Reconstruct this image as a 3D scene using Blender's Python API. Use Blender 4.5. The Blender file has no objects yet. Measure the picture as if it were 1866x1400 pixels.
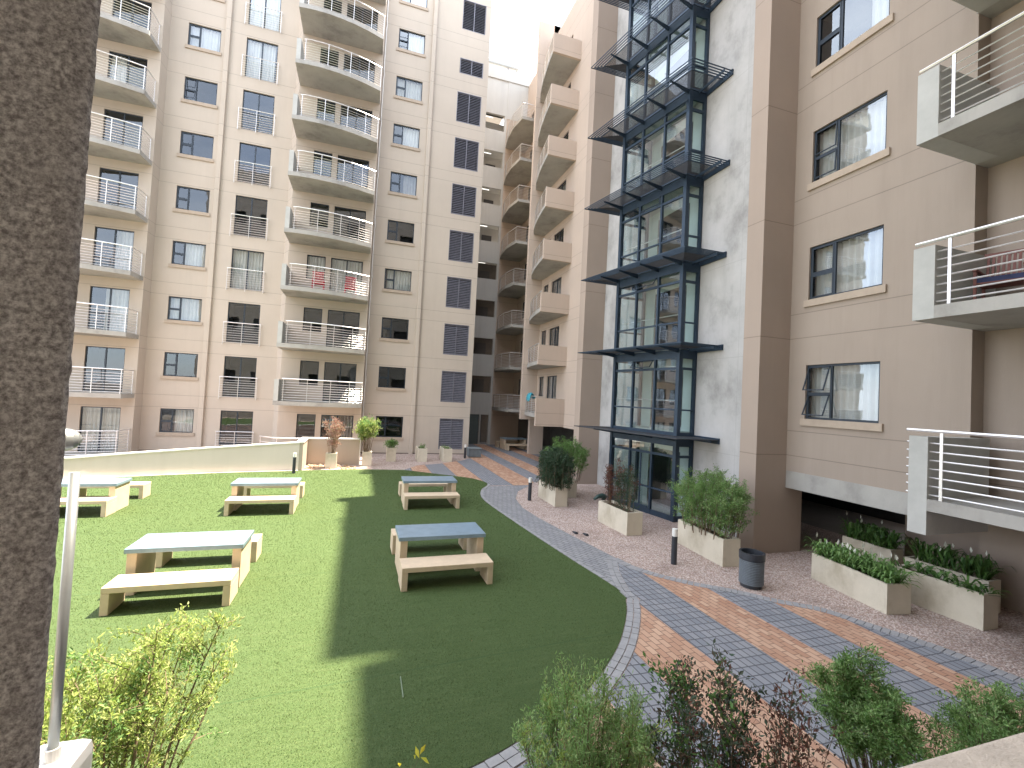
import bpy, bmesh, math, random
from mathutils import Vector, Matrix
random.seed(7)
sc = bpy.context.scene
COL = sc.collection
R = math.radians
# ---------------------------------------------------------------- camera
YAW, PIT, ROLL = 0.311840288, 0.0305893764, 0.0510632291
cam_d = bpy.data.cameras.new('camera'); cam = bpy.data.objects.new('camera', cam_d); COL.objects.link(cam)
fw = Vector((math.sin(YAW)*math.cos(PIT), math.cos(YAW)*math.cos(PIT), math.sin(PIT)))
rt = Vector((math.cos(YAW), -math.sin(YAW), 0)); up = rt.cross(fw)
r2 = rt*math.cos(ROLL)+up*math.sin(ROLL); u2 = -rt*math.sin(ROLL)+up*math.cos(ROLL)
m = Matrix((r2, u2, -fw)).transposed().to_4x4(); m.translation = Vector((0, 0, 3.6))
cam.matrix_world = m
cam_d.sensor_width = 36; cam_d.lens = 36*840.558/1866; cam_d.clip_start = 0.05; cam_d.clip_end = 2000
sc.camera = cam
# ---------------------------------------------------------------- light
SUN = Vector((0.371, 0.10, 1.0)).normalized()
w = bpy.data.worlds.new('World'); sc.world = w; w.use_nodes = True
nt = w.node_tree; nt.nodes.clear()
sky = nt.nodes.new('ShaderNodeTexSky'); sky.sky_type = 'NISHITA'; sky.sun_disc = False
sky.sun_elevation = math.asin(SUN.z); sky.sun_rotation = math.atan2(SUN.x, SUN.y)
sky.dust_density = 2.5; sky.air_density = 1.0; sky.altitude = 1400
bg = nt.nodes.new('ShaderNodeBackground'); bg.inputs[1].default_value = 0.15
wo = nt.nodes.new('ShaderNodeOutputWorld')
# thin bright cloud veil over the blue
tcw = nt.nodes.new('ShaderNodeTexCoord'); mpw = nt.nodes.new('ShaderNodeMapping'); mpw.inputs['Scale'].default_value = (1, 1, 2.2)
nt.links.new(tcw.outputs['Generated'], mpw.inputs[0])
nzw = nt.nodes.new('ShaderNodeTexNoise'); nzw.inputs['Scale'].default_value = 2.6; nzw.inputs['Detail'].default_value = 9; nzw.inputs['Roughness'].default_value = 0.6
nt.links.new(mpw.outputs[0], nzw.inputs['Vector'])
rpw = nt.nodes.new('ShaderNodeValToRGB'); rpw.color_ramp.elements[0].position = 0.30; rpw.color_ramp.elements[0].color = (.35, .35, .35, 1)
rpw.color_ramp.elements[1].position = 0.62; rpw.color_ramp.elements[1].color = (.95, .95, .95, 1)
nt.links.new(nzw.outputs[0], rpw.inputs[0])
mxw = nt.nodes.new('ShaderNodeMix'); mxw.data_type = 'RGBA'; nt.links.new(rpw.outputs[0], mxw.inputs[0])
nt.links.new(sky.outputs[0], mxw.inputs[6]); mxw.inputs[7].default_value = (5.6, 5.8, 6.1, 1)
nt.links.new(mxw.outputs[2], bg.inputs[0]); nt.links.new(bg.outputs[0], wo.inputs[0])
sl = bpy.data.lights.new('sun', 'SUN'); sl.energy = 4.8; sl.angle = R(0.6); sl.color = (1.0, 0.87, 0.70)
so = bpy.data.objects.new('sun', sl); COL.objects.link(so)
so.rotation_euler = SUN.to_track_quat('Z', 'Y').to_euler(); so.location = (0, 0, 60)
sc.view_settings.view_transform = 'Standard'; sc.view_settings.look = 'None'
sc.view_settings.gamma = 1.0; sc.view_settings.exposure = 2.2
sc.render.engine = 'CYCLES'
sc.cycles.max_bounces = 8; sc.cycles.transparent_max_bounces = 16; sc.cycles.diffuse_bounces = 5

# ---------------------------------------------------------------- materials
def mat(name):
    M = bpy.data.materials.new(name); M.use_nodes = True
    n = M.node_tree; b = n.nodes['Principled BSDF']
    return M, n, b
def lk(n, a, b): n.links.new(a, b)
def noise(n, scale, detail=4, rough=0.6, vec=None):
    t = n.nodes.new('ShaderNodeTexNoise'); t.inputs['Scale'].default_value = scale
    t.inputs['Detail'].default_value = detail; t.inputs['Roughness'].default_value = rough
    if vec is not None: lk(n, vec, t.inputs['Vector'])
    return t
def coords(n): return n.nodes.new('ShaderNodeTexCoord').outputs['Object']
def mapping(n, vec, s=(1,1,1), r=(0,0,0), l=(0,0,0)):
    m_ = n.nodes.new('ShaderNodeMapping'); lk(n, vec, m_.inputs[0])
    m_.inputs['Scale'].default_value = s; m_.inputs['Rotation'].default_value = r; m_.inputs['Location'].default_value = l
    return m_.outputs[0]
def ramp(n, fac, stops):
    r_ = n.nodes.new('ShaderNodeValToRGB'); lk(n, fac, r_.inputs[0]); cr = r_.color_ramp
    while len(cr.elements) < len(stops): cr.elements.new(0.5)
    for e, (p, c) in zip(cr.elements, stops):
        e.position = p; e.color = (c[0], c[1], c[2], 1) if hasattr(c, '__len__') else (c, c, c, 1)
    return r_.outputs[0]
def mix(n, fac, a, b, mode='MIX'):
    x = n.nodes.new('ShaderNodeMix'); x.data_type = 'RGBA'; x.blend_type = mode
    for s, v in ((0, fac), (6, a), (7, b)):
        if hasattr(v, 'links') or hasattr(v, 'is_linked'): lk(n, v, x.inputs[s])
        elif s == 0: x.inputs[0].default_value = v
        else: x.inputs[s].default_value = (*v, 1)
    return x.outputs[2]
def math_(n, op, a, b=None, c=None):
    x = n.nodes.new('ShaderNodeMath'); x.operation = op
    for i, v in enumerate((a, b, c)):
        if v is None: continue
        if hasattr(v, 'is_linked'): lk(n, v, x.inputs[i])
        else: x.inputs[i].default_value = v
    return x.outputs[0]
def bump(n, b, h, strength=0.3, dist=0.01):
    x = n.nodes.new('ShaderNodeBump'); x.inputs['Strength'].default_value = strength; x.inputs['Distance'].default_value = dist
    lk(n, h, x.inputs['Height']); lk(n, x.outputs[0], b.inputs['Normal']); return x
def simple(name, col, rough=0.6, metal=0.0, var=0.12, scale=6, bmp=0.15, bd=0.004):
    M, n, b = mat(name); c = coords(n)
    t = noise(n, scale, 6, 0.65, c)
    lo = tuple(v*(1-var) for v in col); hi = tuple(min(1, v*(1+var)) for v in col)
    lk(n, ramp(n, t.outputs[0], [(0.3, lo), (0.7, hi)]), b.inputs['Base Color'])
    b.inputs['Roughness'].default_value = rough; b.inputs['Metallic'].default_value = metal
    if bmp: 
        t2 = noise(n, scale*12, 3, 0.6, c); bump(n, b, t2.outputs[0], bmp, bd)
    return M
def groove_mask(n, z, per, offs, wdt):
    """1 where (z-offs) mod per is inside a band of half width wdt"""
    out = None
    for o in offs:
        f = math_(n, 'SUBTRACT', z, o-per/2); f = math_(n, 'FLOORED_MODULO', f, per)
        f = math_(n, 'SUBTRACT', f, per/2); f = math_(n, 'ABSOLUTE', f); f = math_(n, 'LESS_THAN', f, wdt)
        out = f if out is None else math_(n, 'MAXIMUM', out, f)
    return out
def render_wall(name, col, per=2.89, offs=(2.25, 2.87), stain=0.10):
    """textured plaster with the horizontal movement joints of each storey"""
    M, n, b = mat(name); c = coords(n)
    big = noise(n, 0.35, 5, 0.6, c); fine = noise(n, 45, 4, 0.7, c)
    streak = noise(n, 1.0, 6, 0.7, mapping(n, c, (2.2, 2.2, 0.16)))
    base = ramp(n, big.outputs[0], [(0.3, tuple(v*0.93 for v in col)), (0.7, tuple(v*1.05 for v in col))])
    base = mix(n, math_(n, 'MULTIPLY', ramp(n, streak.outputs[0], [(0.48, 0), (0.75, 1)]), stain*2), base, tuple(v*0.72 for v in col))
    base = mix(n, math_(n, 'MULTIPLY', fine.outputs[0], 0.16), base, tuple(v*0.7 for v in col))
    h = fine.outputs[0]
    if offs:
        sp = n.nodes.new('ShaderNodeSeparateXYZ'); lk(n, c, sp.inputs[0])
        g = groove_mask(n, sp.outputs[2], per, offs, 0.011)
        base = mix(n, math_(n, 'MULTIPLY', g, 0.55), base, tuple(v*0.42 for v in col))
        h = math_(n, 'SUBTRACT', h, math_(n, 'MULTIPLY', g, 3.0))
    lk(n, base, b.inputs['Base Color']); b.inputs['Roughness'].default_value = 0.9
    bump(n, b, h, 0.35, 0.006)
    return M
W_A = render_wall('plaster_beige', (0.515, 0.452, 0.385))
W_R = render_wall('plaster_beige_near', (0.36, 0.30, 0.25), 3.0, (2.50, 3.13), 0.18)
W_M = render_wall('plaster_cream', (0.52, 0.43, 0.36))
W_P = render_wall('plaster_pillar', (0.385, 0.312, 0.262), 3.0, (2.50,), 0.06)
W_G = render_wall('walkway_paint', (0.52, 0.52, 0.50), 2.89, (), 0.18)
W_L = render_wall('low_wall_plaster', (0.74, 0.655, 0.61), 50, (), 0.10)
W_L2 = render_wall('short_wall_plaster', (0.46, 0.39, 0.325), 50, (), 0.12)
def concrete(name, col, dark, holes=True):
    M, n, b = mat(name); c = coords(n)
    a = noise(n, 0.7, 8, 0.68, mapping(n, c, (1, 1, 0.8))); s = noise(n, 1.3, 7, 0.7, mapping(n, c, (2.5, 2.5, 0.22)))
    f = noise(n, 30, 5, 0.7, c)
    col1 = ramp(n, a.outputs[0], [(0.30, dark), (0.50, col), (0.72, tuple(min(1, v*1.18) for v in col))])
    col1 = mix(n, ramp(n, s.outputs[0], [(0.52, 0), (0.8, 0.32)]), col1, dark)
    col1 = mix(n, math_(n, 'MULTIPLY', f.outputs[0], 0.15), col1, dark)
    lk(n, col1, b.inputs['Base Color']); b.inputs['Roughness'].default_value = 0.85
    h = f.outputs[0]
    if holes:
        sp = n.nodes.new('ShaderNodeSeparateXYZ'); lk(n, c, sp.inputs[0])
        g = groove_mask(n, sp.outputs[2], 2.8, (2.3,), 0.008)
        gy = groove_mask(n, sp.outputs[1], 2.4, (10.9,), 0.007)
        g = math_(n, 'MAXIMUM', g, gy)
        lk(n, mix(n, math_(n, 'MULTIPLY', g, 0.35), col1, dark), b.inputs['Base Color'])
        h = math_(n, 'SUBTRACT', h, g)
    bump(n, b, h, 0.3, 0.006); return M
CONC = concrete('cast_concrete', (0.45, 0.445, 0.44), (0.25, 0.245, 0.24))
CSLAB = concrete('slab_concrete', (0.38, 0.37, 0.345), (0.22, 0.21, 0.195), False)
PLANTC = concrete('planter_concrete', (0.60, 0.55, 0.45), (0.36, 0.31, 0.22), False)
WHITE = simple('white_paint', (0.78, 0.77, 0.74), 0.6, 0, 0.05, 3)
LPAINT = simple('pale_panel_paint', (0.44, 0.445, 0.425), 0.7, 0, 0.10, 2)
SILL = simple('sill_plaster', (0.42, 0.345, 0.275), 0.85, 0, 0.08, 5)
FRAME = simple('window_frame_metal', (0.030, 0.042, 0.058), 0.4, 0.3, 0.15, 4, 0)
BLUE = simple('canopy_steel', (0.032, 0.055, 0.088), 0.42, 0.35, 0.2, 3, 0)
DARKC = simple('canopy_grille', (0.055, 0.055, 0.062), 0.55, 0.3, 0.2, 8, 0)
STEEL = simple('railing_steel', (0.72, 0.71, 0.71), 0.32, 0.55, 0.08, 5, 0)
LOUV = simple('louvre_metal', (0.20, 0.20, 0.235), 0.5, 0.3, 0.2, 5, 0)
DARK = simple('dark_room', (0.038, 0.041, 0.045), 0.9, 0, 0.3, 2, 0)
DIM = simple('shade_darkened_plaster', (0.13, 0.12, 0.11), 0.9, 0, 0.2, 1)  # plaster darkened in colour to stand in for undercroft and walkway shade
CURT = simple('curtain_cloth', (0.72, 0.70, 0.65), 0.9, 0, 0.08, 3, 0)
CURTN = simple('curtain_near_cloth', (0.50, 0.49, 0.455), 0.9, 0, 0.08, 3, 0)
CURT2 = simple('curtain_grey_cloth', (0.40, 0.37, 0.34), 0.9, 0, 0.15, 3, 0)
BENCHM = simple('bench_timber_concrete', (0.60, 0.48, 0.345), 0.75, 0, 0.10, 4, 0.15)
TOPM = simple('slate_tabletop', (0.205, 0.285, 0.355), 0.30, 0, 0.14, 5, 0.05)
SLATE = simple('bin_slats', (0.17, 0.20, 0.23), 0.5, 0.1, 0.12, 5, 0)
BLK = simple('black_plastic', (0.03, 0.035, 0.045), 0.45, 0, 0.15, 5, 0)
LAMPW = simple('lamp_head_white', (0.75, 0.75, 0.72), 0.4, 0, 0.04, 5, 0)
SOIL = simple('soil', (0.10, 0.065, 0.04), 0.95, 0, 0.4, 14, 0.6, 0.02)
REDC = simple('red_cloth', (0.45, 0.03, 0.05), 0.8, 0, 0.1, 5, 0)
TEAL = simple('teal_cloth', (0.05, 0.30, 0.38), 0.8, 0, 0.35, 9, 0)
WOOD = simple('red_brown_timber', (0.17, 0.055, 0.04), 0.55, 0, 0.25, 12, 0)
NAVY = simple('navy_cushion', (0.03, 0.04, 0.10), 0.85, 0, 0.2, 10, 0)
BARK = simple('bark', (0.16, 0.115, 0.075), 0.9, 0, 0.3, 20, 0.3)
LOBBY = simple('lobby_paint', (0.52, 0.56, 0.52), 0.7, 0, 0.05, 2, 0)
DOORB = simple('lobby_door', (0.075, 0.075, 0.08), 0.5, 0, 0.15, 2, 0)
POSTM = simple('brushed_post', (0.42, 0.45, 0.46), 0.38, 0.75, 0.06, 30, 0)
WHITEP = simple('white_plastic', (0.82, 0.82, 0.81), 0.35, 0, 0.03, 5, 0)
def lamp_mat():
    M, n, b = mat('tube_light'); b.inputs['Base Color'].default_value = (.9, .9, .85, 1)
    b.inputs['Emission Color'].default_value = (1, .97, .88, 1); b.inputs['Emission Strength'].default_value = 0.45; return M
TUBE = lamp_mat()
def glass(name, tint, refl=0.12, rough=0.01, cap=0.4):
    M, n, b = mat(name); n.nodes.remove(b)
    out = n.nodes['Material Output']
    tr = n.nodes.new('ShaderNodeBsdfTransparent'); tr.inputs[0].default_value = (*tint, 1)
    gl = n.nodes.new('ShaderNodeBsdfGlossy'); gl.inputs['Roughness'].default_value = rough; gl.inputs[0].default_value = (.85, .92, 1, 1)
    lw = n.nodes.new('ShaderNodeFresnel'); lw.inputs[0].default_value = 1.52
    nz = noise(n, 1.6, 2, 0.5, coords(n)); bp = n.nodes.new('ShaderNodeBump'); bp.inputs['Strength'].default_value = 0.025; bp.inputs['Distance'].default_value = 0.05
    lk(n, nz.outputs[0], bp.inputs['Height']); lk(n, bp.outputs[0], gl.inputs['Normal'])
    f = math_(n, 'ADD', math_(n, 'MULTIPLY', lw.outputs[0], 1.15), refl)
    f = math_(n, 'MINIMUM', f, cap)
    mx = n.nodes.new('ShaderNodeMixShader'); lk(n, f, mx.inputs[0]); lk(n, tr.outputs[0], mx.inputs[1]); lk(n, gl.outputs[0], mx.inputs[2])
    lk(n, mx.outputs[0], out.inputs[0]); return M
GLASS = glass('window_glass', (0.74, 0.78, 0.80), 0.05)
GLASSN = glass('near_window_glass', (0.80, 0.84, 0.86), 0.03, 0.01, 0.20)
GLASSB = glass('tower_glass', (0.72, 0.82, 0.84), 0.05, 0.01, 0.26)
def leafmat(name, cols, trans=0.35):
    M, n, b = mat(name); out = n.nodes['Material Output']
    g = n.nodes.new('ShaderNodeNewGeometry')
    k = len(cols)
    col = ramp(n, g.outputs['Random Per Island'], [(i/max(1, k-1), c) for i, c in enumerate(cols)])
    lk(n, col, b.inputs['Base Color']); b.inputs['Roughness'].default_value = 0.55
    t = n.nodes.new('ShaderNodeBsdfTranslucent'); lk(n, col, t.inputs[0])
    mx = n.nodes.new('ShaderNodeMixShader'); mx.inputs[0].default_value = trans
    lk(n, b.outputs[0], mx.inputs[1]); lk(n, t.outputs[0], mx.inputs[2]); lk(n, mx.outputs[0], out.inputs[0]); return M
L_LIME = leafmat('leaf_lime', [(0.34, 0.43, 0.10), (0.24, 0.35, 0.07), (0.46, 0.52, 0.18), (0.28, 0.37, 0.10), (0.42, 0.42, 0.20)], 0.45)
L_GREEN = leafmat('leaf_green', [(0.06, 0.15, 0.035), (0.10, 0.22, 0.04), (0.05, 0.12, 0.035), (0.13, 0.25, 0.06), (0.09, 0.16, 0.05)])
L_MID = leafmat('leaf_mid', [(0.13, 0.26, 0.07), (0.19, 0.34, 0.09), (0.10, 0.20, 0.06), (0.24, 0.36, 0.13)])
L_SOFT = leafmat('leaf_soft', [(0.26, 0.42, 0.14), (0.19, 0.35, 0.11), (0.36, 0.50, 0.20), (0.15, 0.28, 0.09), (0.40, 0.48, 0.22)])
L_DARK = leafmat('leaf_dark', [(0.035, 0.075, 0.035), (0.055, 0.11, 0.05), (0.03, 0.06, 0.035), (0.08, 0.12, 0.07)])
L_RED = leafmat('leaf_red', [(0.16, 0.045, 0.035), (0.10, 0.05, 0.04), (0.22, 0.08, 0.05), (0.06, 0.07, 0.045)])
L_PINK = leafmat('leaf_pink', [(0.38, 0.22, 0.17), (0.30, 0.13, 0.10), (0.44, 0.34, 0.26), (0.33, 0.30, 0.20)])
L_MIX = leafmat('leaf_mixed', [(0.045, 0.085, 0.05), (0.07, 0.11, 0.07), (0.15, 0.06, 0.045), (0.05, 0.08, 0.05), (0.10, 0.12, 0.08)])
L_DRY = leafmat('leaf_dry', [(0.20, 0.12, 0.06), (0.30, 0.20, 0.10), (0.12, 0.08, 0.05)], 0.1)
L_WHITE = leafmat('spathe_white', [(0.75, 0.74, 0.66), (0.8, 0.8, 0.72)], 0.2)
L_YEL = leafmat('leaf_yellow', [(0.6, 0.5, 0.03), (0.55, 0.55, 0.08)], 0.4)
def grass_mat():
    M, n, b = mat('artificial_turf'); c = coords(n)
    f = noise(n, 55, 5, 0.75, c); f2 = noise(n, 190, 3, 0.7, c); g = noise(n, 0.6, 4, 0.6, c)
    st = noise(n, 3, 4, 0.6, mapping(n, c, (0.5, 6, 1), (0, 0, R(8))))
    a = ramp(n, f.outputs[0], [(0.28, (0.030, 0.056, 0.015)), (0.52, (0.064, 0.106, 0.030)), (0.75, (0.155, 0.195, 0.070))])
    a = mix(n, math_(n, 'MULTIPLY', g.outputs[0], 0.5), a, (0.062, 0.11, 0.034))
    a = mix(n, ramp(n, st.outputs[0], [(0.45, 0), (0.75, 0.28)]), a, (0.13, 0.17, 0.07))
    # seams between the turf rolls
    sp = n.nodes.new('ShaderNodeSeparateXYZ'); lk(n, mapping(n, c, (1, 1, 1), (0, 0, R(-5))), sp.inputs[0])
    seam = groove_mask(n, sp.outputs[1], 3.7, (6.05,), 0.013)
    a = mix(n, math_(n, 'MULTIPLY', seam, 0.5), a, (0.03, 0.075, 0.02))
    lk(n, a, b.inputs['Base Color']); b.inputs['Roughness'].default_value = 0.7; b.inputs['Specular IOR Level'].default_value = 0.3
    h = math_(n, 'ADD', f.outputs[0], math_(n, 'MULTIPLY', f2.outputs[0], 0.6))
    h = math_(n, 'SUBTRACT', h, seam)
    bump(n, b, h, 0.8, 0.02); return M
TURF = grass_mat()
def gravel_mat():
    M, n, b = mat('pink_gravel'); c = coords(n)
    v = n.nodes.new('ShaderNodeTexVoronoi'); v.inputs['Scale'].default_value = 42; lk(n, c, v.inputs['Vector'])
    sp = n.nodes.new('ShaderNodeSeparateColor'); lk(n, v.outputs['Color'], sp.inputs[0])
    a = ramp(n, sp.outputs[0], [(0, (0.36, 0.25, 0.21)), (0.4, (0.52, 0.39, 0.34)), (0.7, (0.62, 0.50, 0.45)), (1, (0.78, 0.69, 0.64))])
    d = ramp(n, v.outputs['Distance'], [(0.3, 1), (0.85, 0.5)])
    a = mix(n, 1.0, a, d, 'MULTIPLY')
    p = noise(n, 1.1, 6, 0.7, c); a = mix(n, ramp(n, p.outputs[0], [(0.52, 0), (0.75, 0.55)]), a, (0.14, 0.09, 0.065))
    lk(n, a, b.inputs['Base Color']); b.inputs['Roughness'].default_value = 0.9
    bump(n, b, v.outputs['Distance'], 0.9, -0.015); return M
GRAV = gravel_mat()
def paver(name, c1, c2, mortar, bw, bh, rot, offs=0.5, per=2, ms=0.006):
    M, n, b = mat(name); c = coords(n); mp = mapping(n, c, (1, 1, 1), (0, 0, rot))
    t = n.nodes.new('ShaderNodeTexBrick'); lk(n, mp, t.inputs['Vector'])
    t.offset = offs; t.offset_frequency = per; t.squash = 1
    t.inputs['Scale'].default_value = 1; t.inputs['Brick Width'].default_value = bw; t.inputs['Row Height'].default_value = bh
    t.inputs['Mortar Size'].default_value = ms; t.inputs['Mortar Smooth'].default_value = 0.25; t.inputs['Bias'].default_value = 0.0
    t.inputs['Color1'].default_value = (*c1, 1); t.inputs['Color2'].default_value = (*c2, 1); t.inputs['Mortar'].default_value = (*mortar, 1)
    g = noise(n, 1.2, 6, 0.65, c); f = noise(n, 60, 4, 0.7, c)
    a = mix(n, math_(n, 'MULTIPLY', g.outputs[0], 0.55), t.outputs[0], tuple((x+y)/2*0.72 for x, y in zip(c1, c2)))
    a = mix(n, math_(n, 'MULTIPLY', f.outputs[0], 0.25), a, tuple(x*0.6 for x in c1))
    lk(n, a, b.inputs['Base Color']); b.inputs['Roughness'].default_value = 0.82
    h = math_(n, 'ADD', math_(n, 'MULTIPLY', t.outputs['Fac'], -1.0), math_(n, 'MULTIPLY', f.outputs[0], 0.15))
    bump(n, b, h, 0.7, 0.008); return M
PV_G = paver('paver_grey', (0.22, 0.235, 0.27), (0.32, 0.325, 0.35), (0.03, 0.03, 0.035), 0.20, 0.125, R(90), 0.0, 2, 0.010)
PV_H = paver('paver_grey_path', (0.26, 0.265, 0.285), (0.36, 0.36, 0.37), (0.05, 0.05, 0.055), 0.22, 0.11, R(62), 0.5, 2, 0.009)
PV_B = paver('paver_terracotta', (0.43, 0.225, 0.145), (0.66, 0.45, 0.32), (0.10, 0.065, 0.05), 0.22, 0.11, R(88), 0.5, 2, 0.007)
PV_S = simple('paver_border', (0.30, 0.30, 0.31), 0.85, 0, 0.14, 5, 0.25)
def rough_mat():
    M, n, b = mat('roughcast'); c = coords(n)
    f = noise(n, 150, 8, 0.75, c); g = noise(n, 22, 5, 0.6, c); k = noise(n, 340, 3, 0.6, c)
    a = ramp(n, f.outputs[0], [(0.38, (0.20, 0.18, 0.175)), (0.5, (0.44, 0.41, 0.40)), (0.62, (0.74, 0.71, 0.69))])
    a = mix(n, ramp(n, g.outputs[0], [(0.45, 0), (0.7, 0.3)]), a, (0.33, 0.30, 0.29))
    lk(n, a, b.inputs['Base Color']); b.inputs['Roughness'].default_value = 0.95
    h = math_(n, 'ADD', f.outputs[0], math_(n, 'MULTIPLY', k.outputs[0], 0.4))
    bump(n, b, h, 0.9, 0.003); return M
ROUGHC = rough_mat()

# ---------------------------------------------------------------- mesh helpers
class Fr:  # facade frame: a along u, z up, d outward along n
    def __init__(s, o, u, n): s.o = Vector(o); s.u = Vector(u).normalized(); s.n = Vector(n).normalized()
    def p(s, a, z, d=0.0): return s.o + s.u*a + s.n*d + Vector((0, 0, z))
WORLD = Fr((0, 0, 0), (1, 0, 0), (0, 1, 0))
class MB:
    def __init__(s): s.v = []; s.f = []; s.m = []
    def quad(s, pts, mi=0):
        i = len(s.v); s.v += [tuple(p) for p in pts]; s.f.append(tuple(range(i, i+len(pts)))); s.m.append(mi)
    def hexa(s, b, t, mi=0):
        i = len(s.v); s.v += [tuple(p) for p in b]+[tuple(p) for p in t]; k = len(b)
        s.f.append(tuple(range(i, i+k))[::-1]); s.f.append(tuple(range(i+k, i+2*k)))
        for j in range(k): s.f.append((i+j, i+(j+1) % k, i+k+(j+1) % k, i+k+j))
        s.m += [mi]*(k+2)
    def box(s, x0, x1, y0, y1, z0, z1, mi=0, F=None, tf=None):
        """x along, y outward, z up (in frame F)"""
        P = (lambda x, y, z: F.p(x, z, y)) if F else (lambda x, y, z: Vector((x, y, z)))
        b = [P(x0, y0, z0), P(x1, y0, z0), P(x1, y1, z0), P(x0, y1, z0)]; t = [P(x0, y0, z1), P(x1, y0, z1), P(x1, y1, z1), P(x0, y1, z1)]
        s.hexa(b, t, mi)
    def prism(s, poly, z0, z1, mi=0): s.hexa([Vector((x, y, z0)) for x, y in poly], [Vector((x, y, z1)) for x, y in poly], mi)
    def tube(s, pts, r, seg=6, mi=0, r1=None, caps=True):
        pts = [Vector(p) for p in pts]; n = len(pts); rings = []
        for i, p in enumerate(pts):
            d = (pts[min(i+1, n-1)]-pts[max(i-1, 0)]).normalized()
            a = Vector((0, 0, 1)) if abs(d.z) < 0.9 else Vector((1, 0, 0))
            u = d.cross(a).normalized(); v = d.cross(u)
            rr = r if r1 is None else r+(r1-r)*i/max(1, n-1)
            k = len(s.v); s.v += [tuple(p+u*math.cos(2*math.pi*j/seg)*rr+v*math.sin(2*math.pi*j/seg)*rr) for j in range(seg)]
            rings.append(k)
        for a, b in zip(rings, rings[1:]):
            for j in range(seg): s.f.append((a+j, a+(j+1) % seg, b+(j+1) % seg, b+j)); s.m.append(mi)
        if caps:
            s.f.append(tuple(rings[0]+j for j in range(seg))[::-1]); s.f.append(tuple(rings[-1]+j for j in range(seg))); s.m += [mi]*2
    def bar(s, p, q, w_, h_, mi=0):
        p = Vector(p); q = Vector(q); d = (q-p).normalized(); a = Vector((0, 0, 1)) if abs(d.z) < 0.9 else Vector((1, 0, 0))
        u = d.cross(a).normalized()*w_/2; v = d.cross(u).normalized()*h_/2
        s.hexa([p-u-v, p+u-v, p+u+v, p-u+v], [q-u-v, q+u-v, q+u+v, q-u+v], mi)
    def build(s, name, mats, parent=None, smooth=False, bevel=0):
        me = bpy.data.meshes.new(name); me.from_pydata(s.v, [], s.f)
        if not isinstance(mats, (list, tuple)): mats = [mats]
        for m_ in mats: me.materials.append(m_)
        me.polygons.foreach_set('material_index', s.m)
        if smooth: me.polygons.foreach_set('use_smooth', [True]*len(s.f))
        me.update()
        bm = bmesh.new(); bm.from_mesh(me); bmesh.ops.recalc_face_normals(bm, faces=bm.faces)
        if bevel: bmesh.ops.bevel(bm, geom=[e for e in bm.edges], offset=bevel, segments=2, affect='EDGES', profile=0.6)
        bm.to_mesh(me); bm.free()
        o = bpy.data.objects.new(name, me); COL.objects.link(o)
        if parent is not None:
            o.parent = parent; o.matrix_parent_inverse = Matrix.Identity(4)
            # geometry is written in world space: bring it into the parent's space
            pw = parent.get('_w'); pm = Matrix(); 
            off = world_of(parent)
            me.transform(off.inverted())
        return o
def world_of(o):
    M = Matrix.Identity(4)
    while o is not None:
        M = Matrix.LocRotScale(o.location, o.rotation_euler, o.scale) @ M; o = o.parent
    return M
def tag(o, label=None, cat=None, group=None, kind=None):
    if label: o['label'] = label
    if cat: o['category'] = cat
    if group: o['group'] = group
    if kind: o['kind'] = kind
    return o
def empty(name, loc, label=None, cat=None, group=None, rz=0):
    o = bpy.data.objects.new(name, None); COL.objects.link(o); o.location = loc; o.rotation_euler = (0, 0, rz); o.empty_display_size = 0.2
    return tag(o, label, cat, group)
def copy_tree(o, parent=None):
    c = o.copy(); COL.objects.link(c)
    if parent is not None: c.parent = parent
    for ch in list(o.children): copy_tree(ch, c)
    return c

def wall_holes(mb, F, a0, a1, z0, z1, holes, rev=0.2, room=1.2, mi=0, di=1, side=True):
    """wall face with real openings: reveals of wall material, dark room behind"""
    As = sorted({a0, a1} | {h[0] for h in holes} | {h[1] for h in holes}); Zs = sorted({z0, z1} | {h[2] for h in holes} | {h[3] for h in holes})
    for i in range(len(As)-1):
        for j in range(len(Zs)-1):
            ca, cz = (As[i]+As[i+1])/2, (Zs[j]+Zs[j+1])/2
            if any(h[0] < ca < h[1] and h[2] < cz < h[3] for h in holes): continue
            mb.quad([F.p(As[i], Zs[j]), F.p(As[i+1], Zs[j]), F.p(As[i+1], Zs[j+1]), F.p(As[i], Zs[j+1])], mi)
    for h in holes:
        c = [(h[0], h[2]), (h[1], h[2]), (h[1], h[3]), (h[0], h[3])]
        for k in range(4):
            (p, q), (r_, s_) = c[k], c[(k+1) % 4]
            mb.quad([F.p(p, q), F.p(r_, s_), F.p(r_, s_, -rev), F.p(p, q, -rev)], mi)
            if room: mb.quad([F.p(p, q, -rev), F.p(r_, s_, -rev), F.p(r_, s_, -room), F.p(p, q, -room)], di)
        if room: mb.quad([F.p(p_, q_, -room) for p_, q_ in c], di)
def curtain_mesh(F, a0, a1, z0, z1, d, amp=0.03, wl=0.16):
    mb = MB(); n = max(8, int((a1-a0)/wl*6)); ph = random.random()*6
    pr = None
    for i in range(n+1):
        a = a0+(a1-a0)*i/n; dd = d+amp*math.sin(a/wl*2*math.pi+ph)+amp*0.5*math.sin(a/wl*3.7+ph*2)
        c = (F.p(a, z0, dd), F.p(a, z1, dd*0.98))
        if pr: mb.quad([pr[0], c[0], c[1], pr[1]])
        pr = c
    return mb
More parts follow.
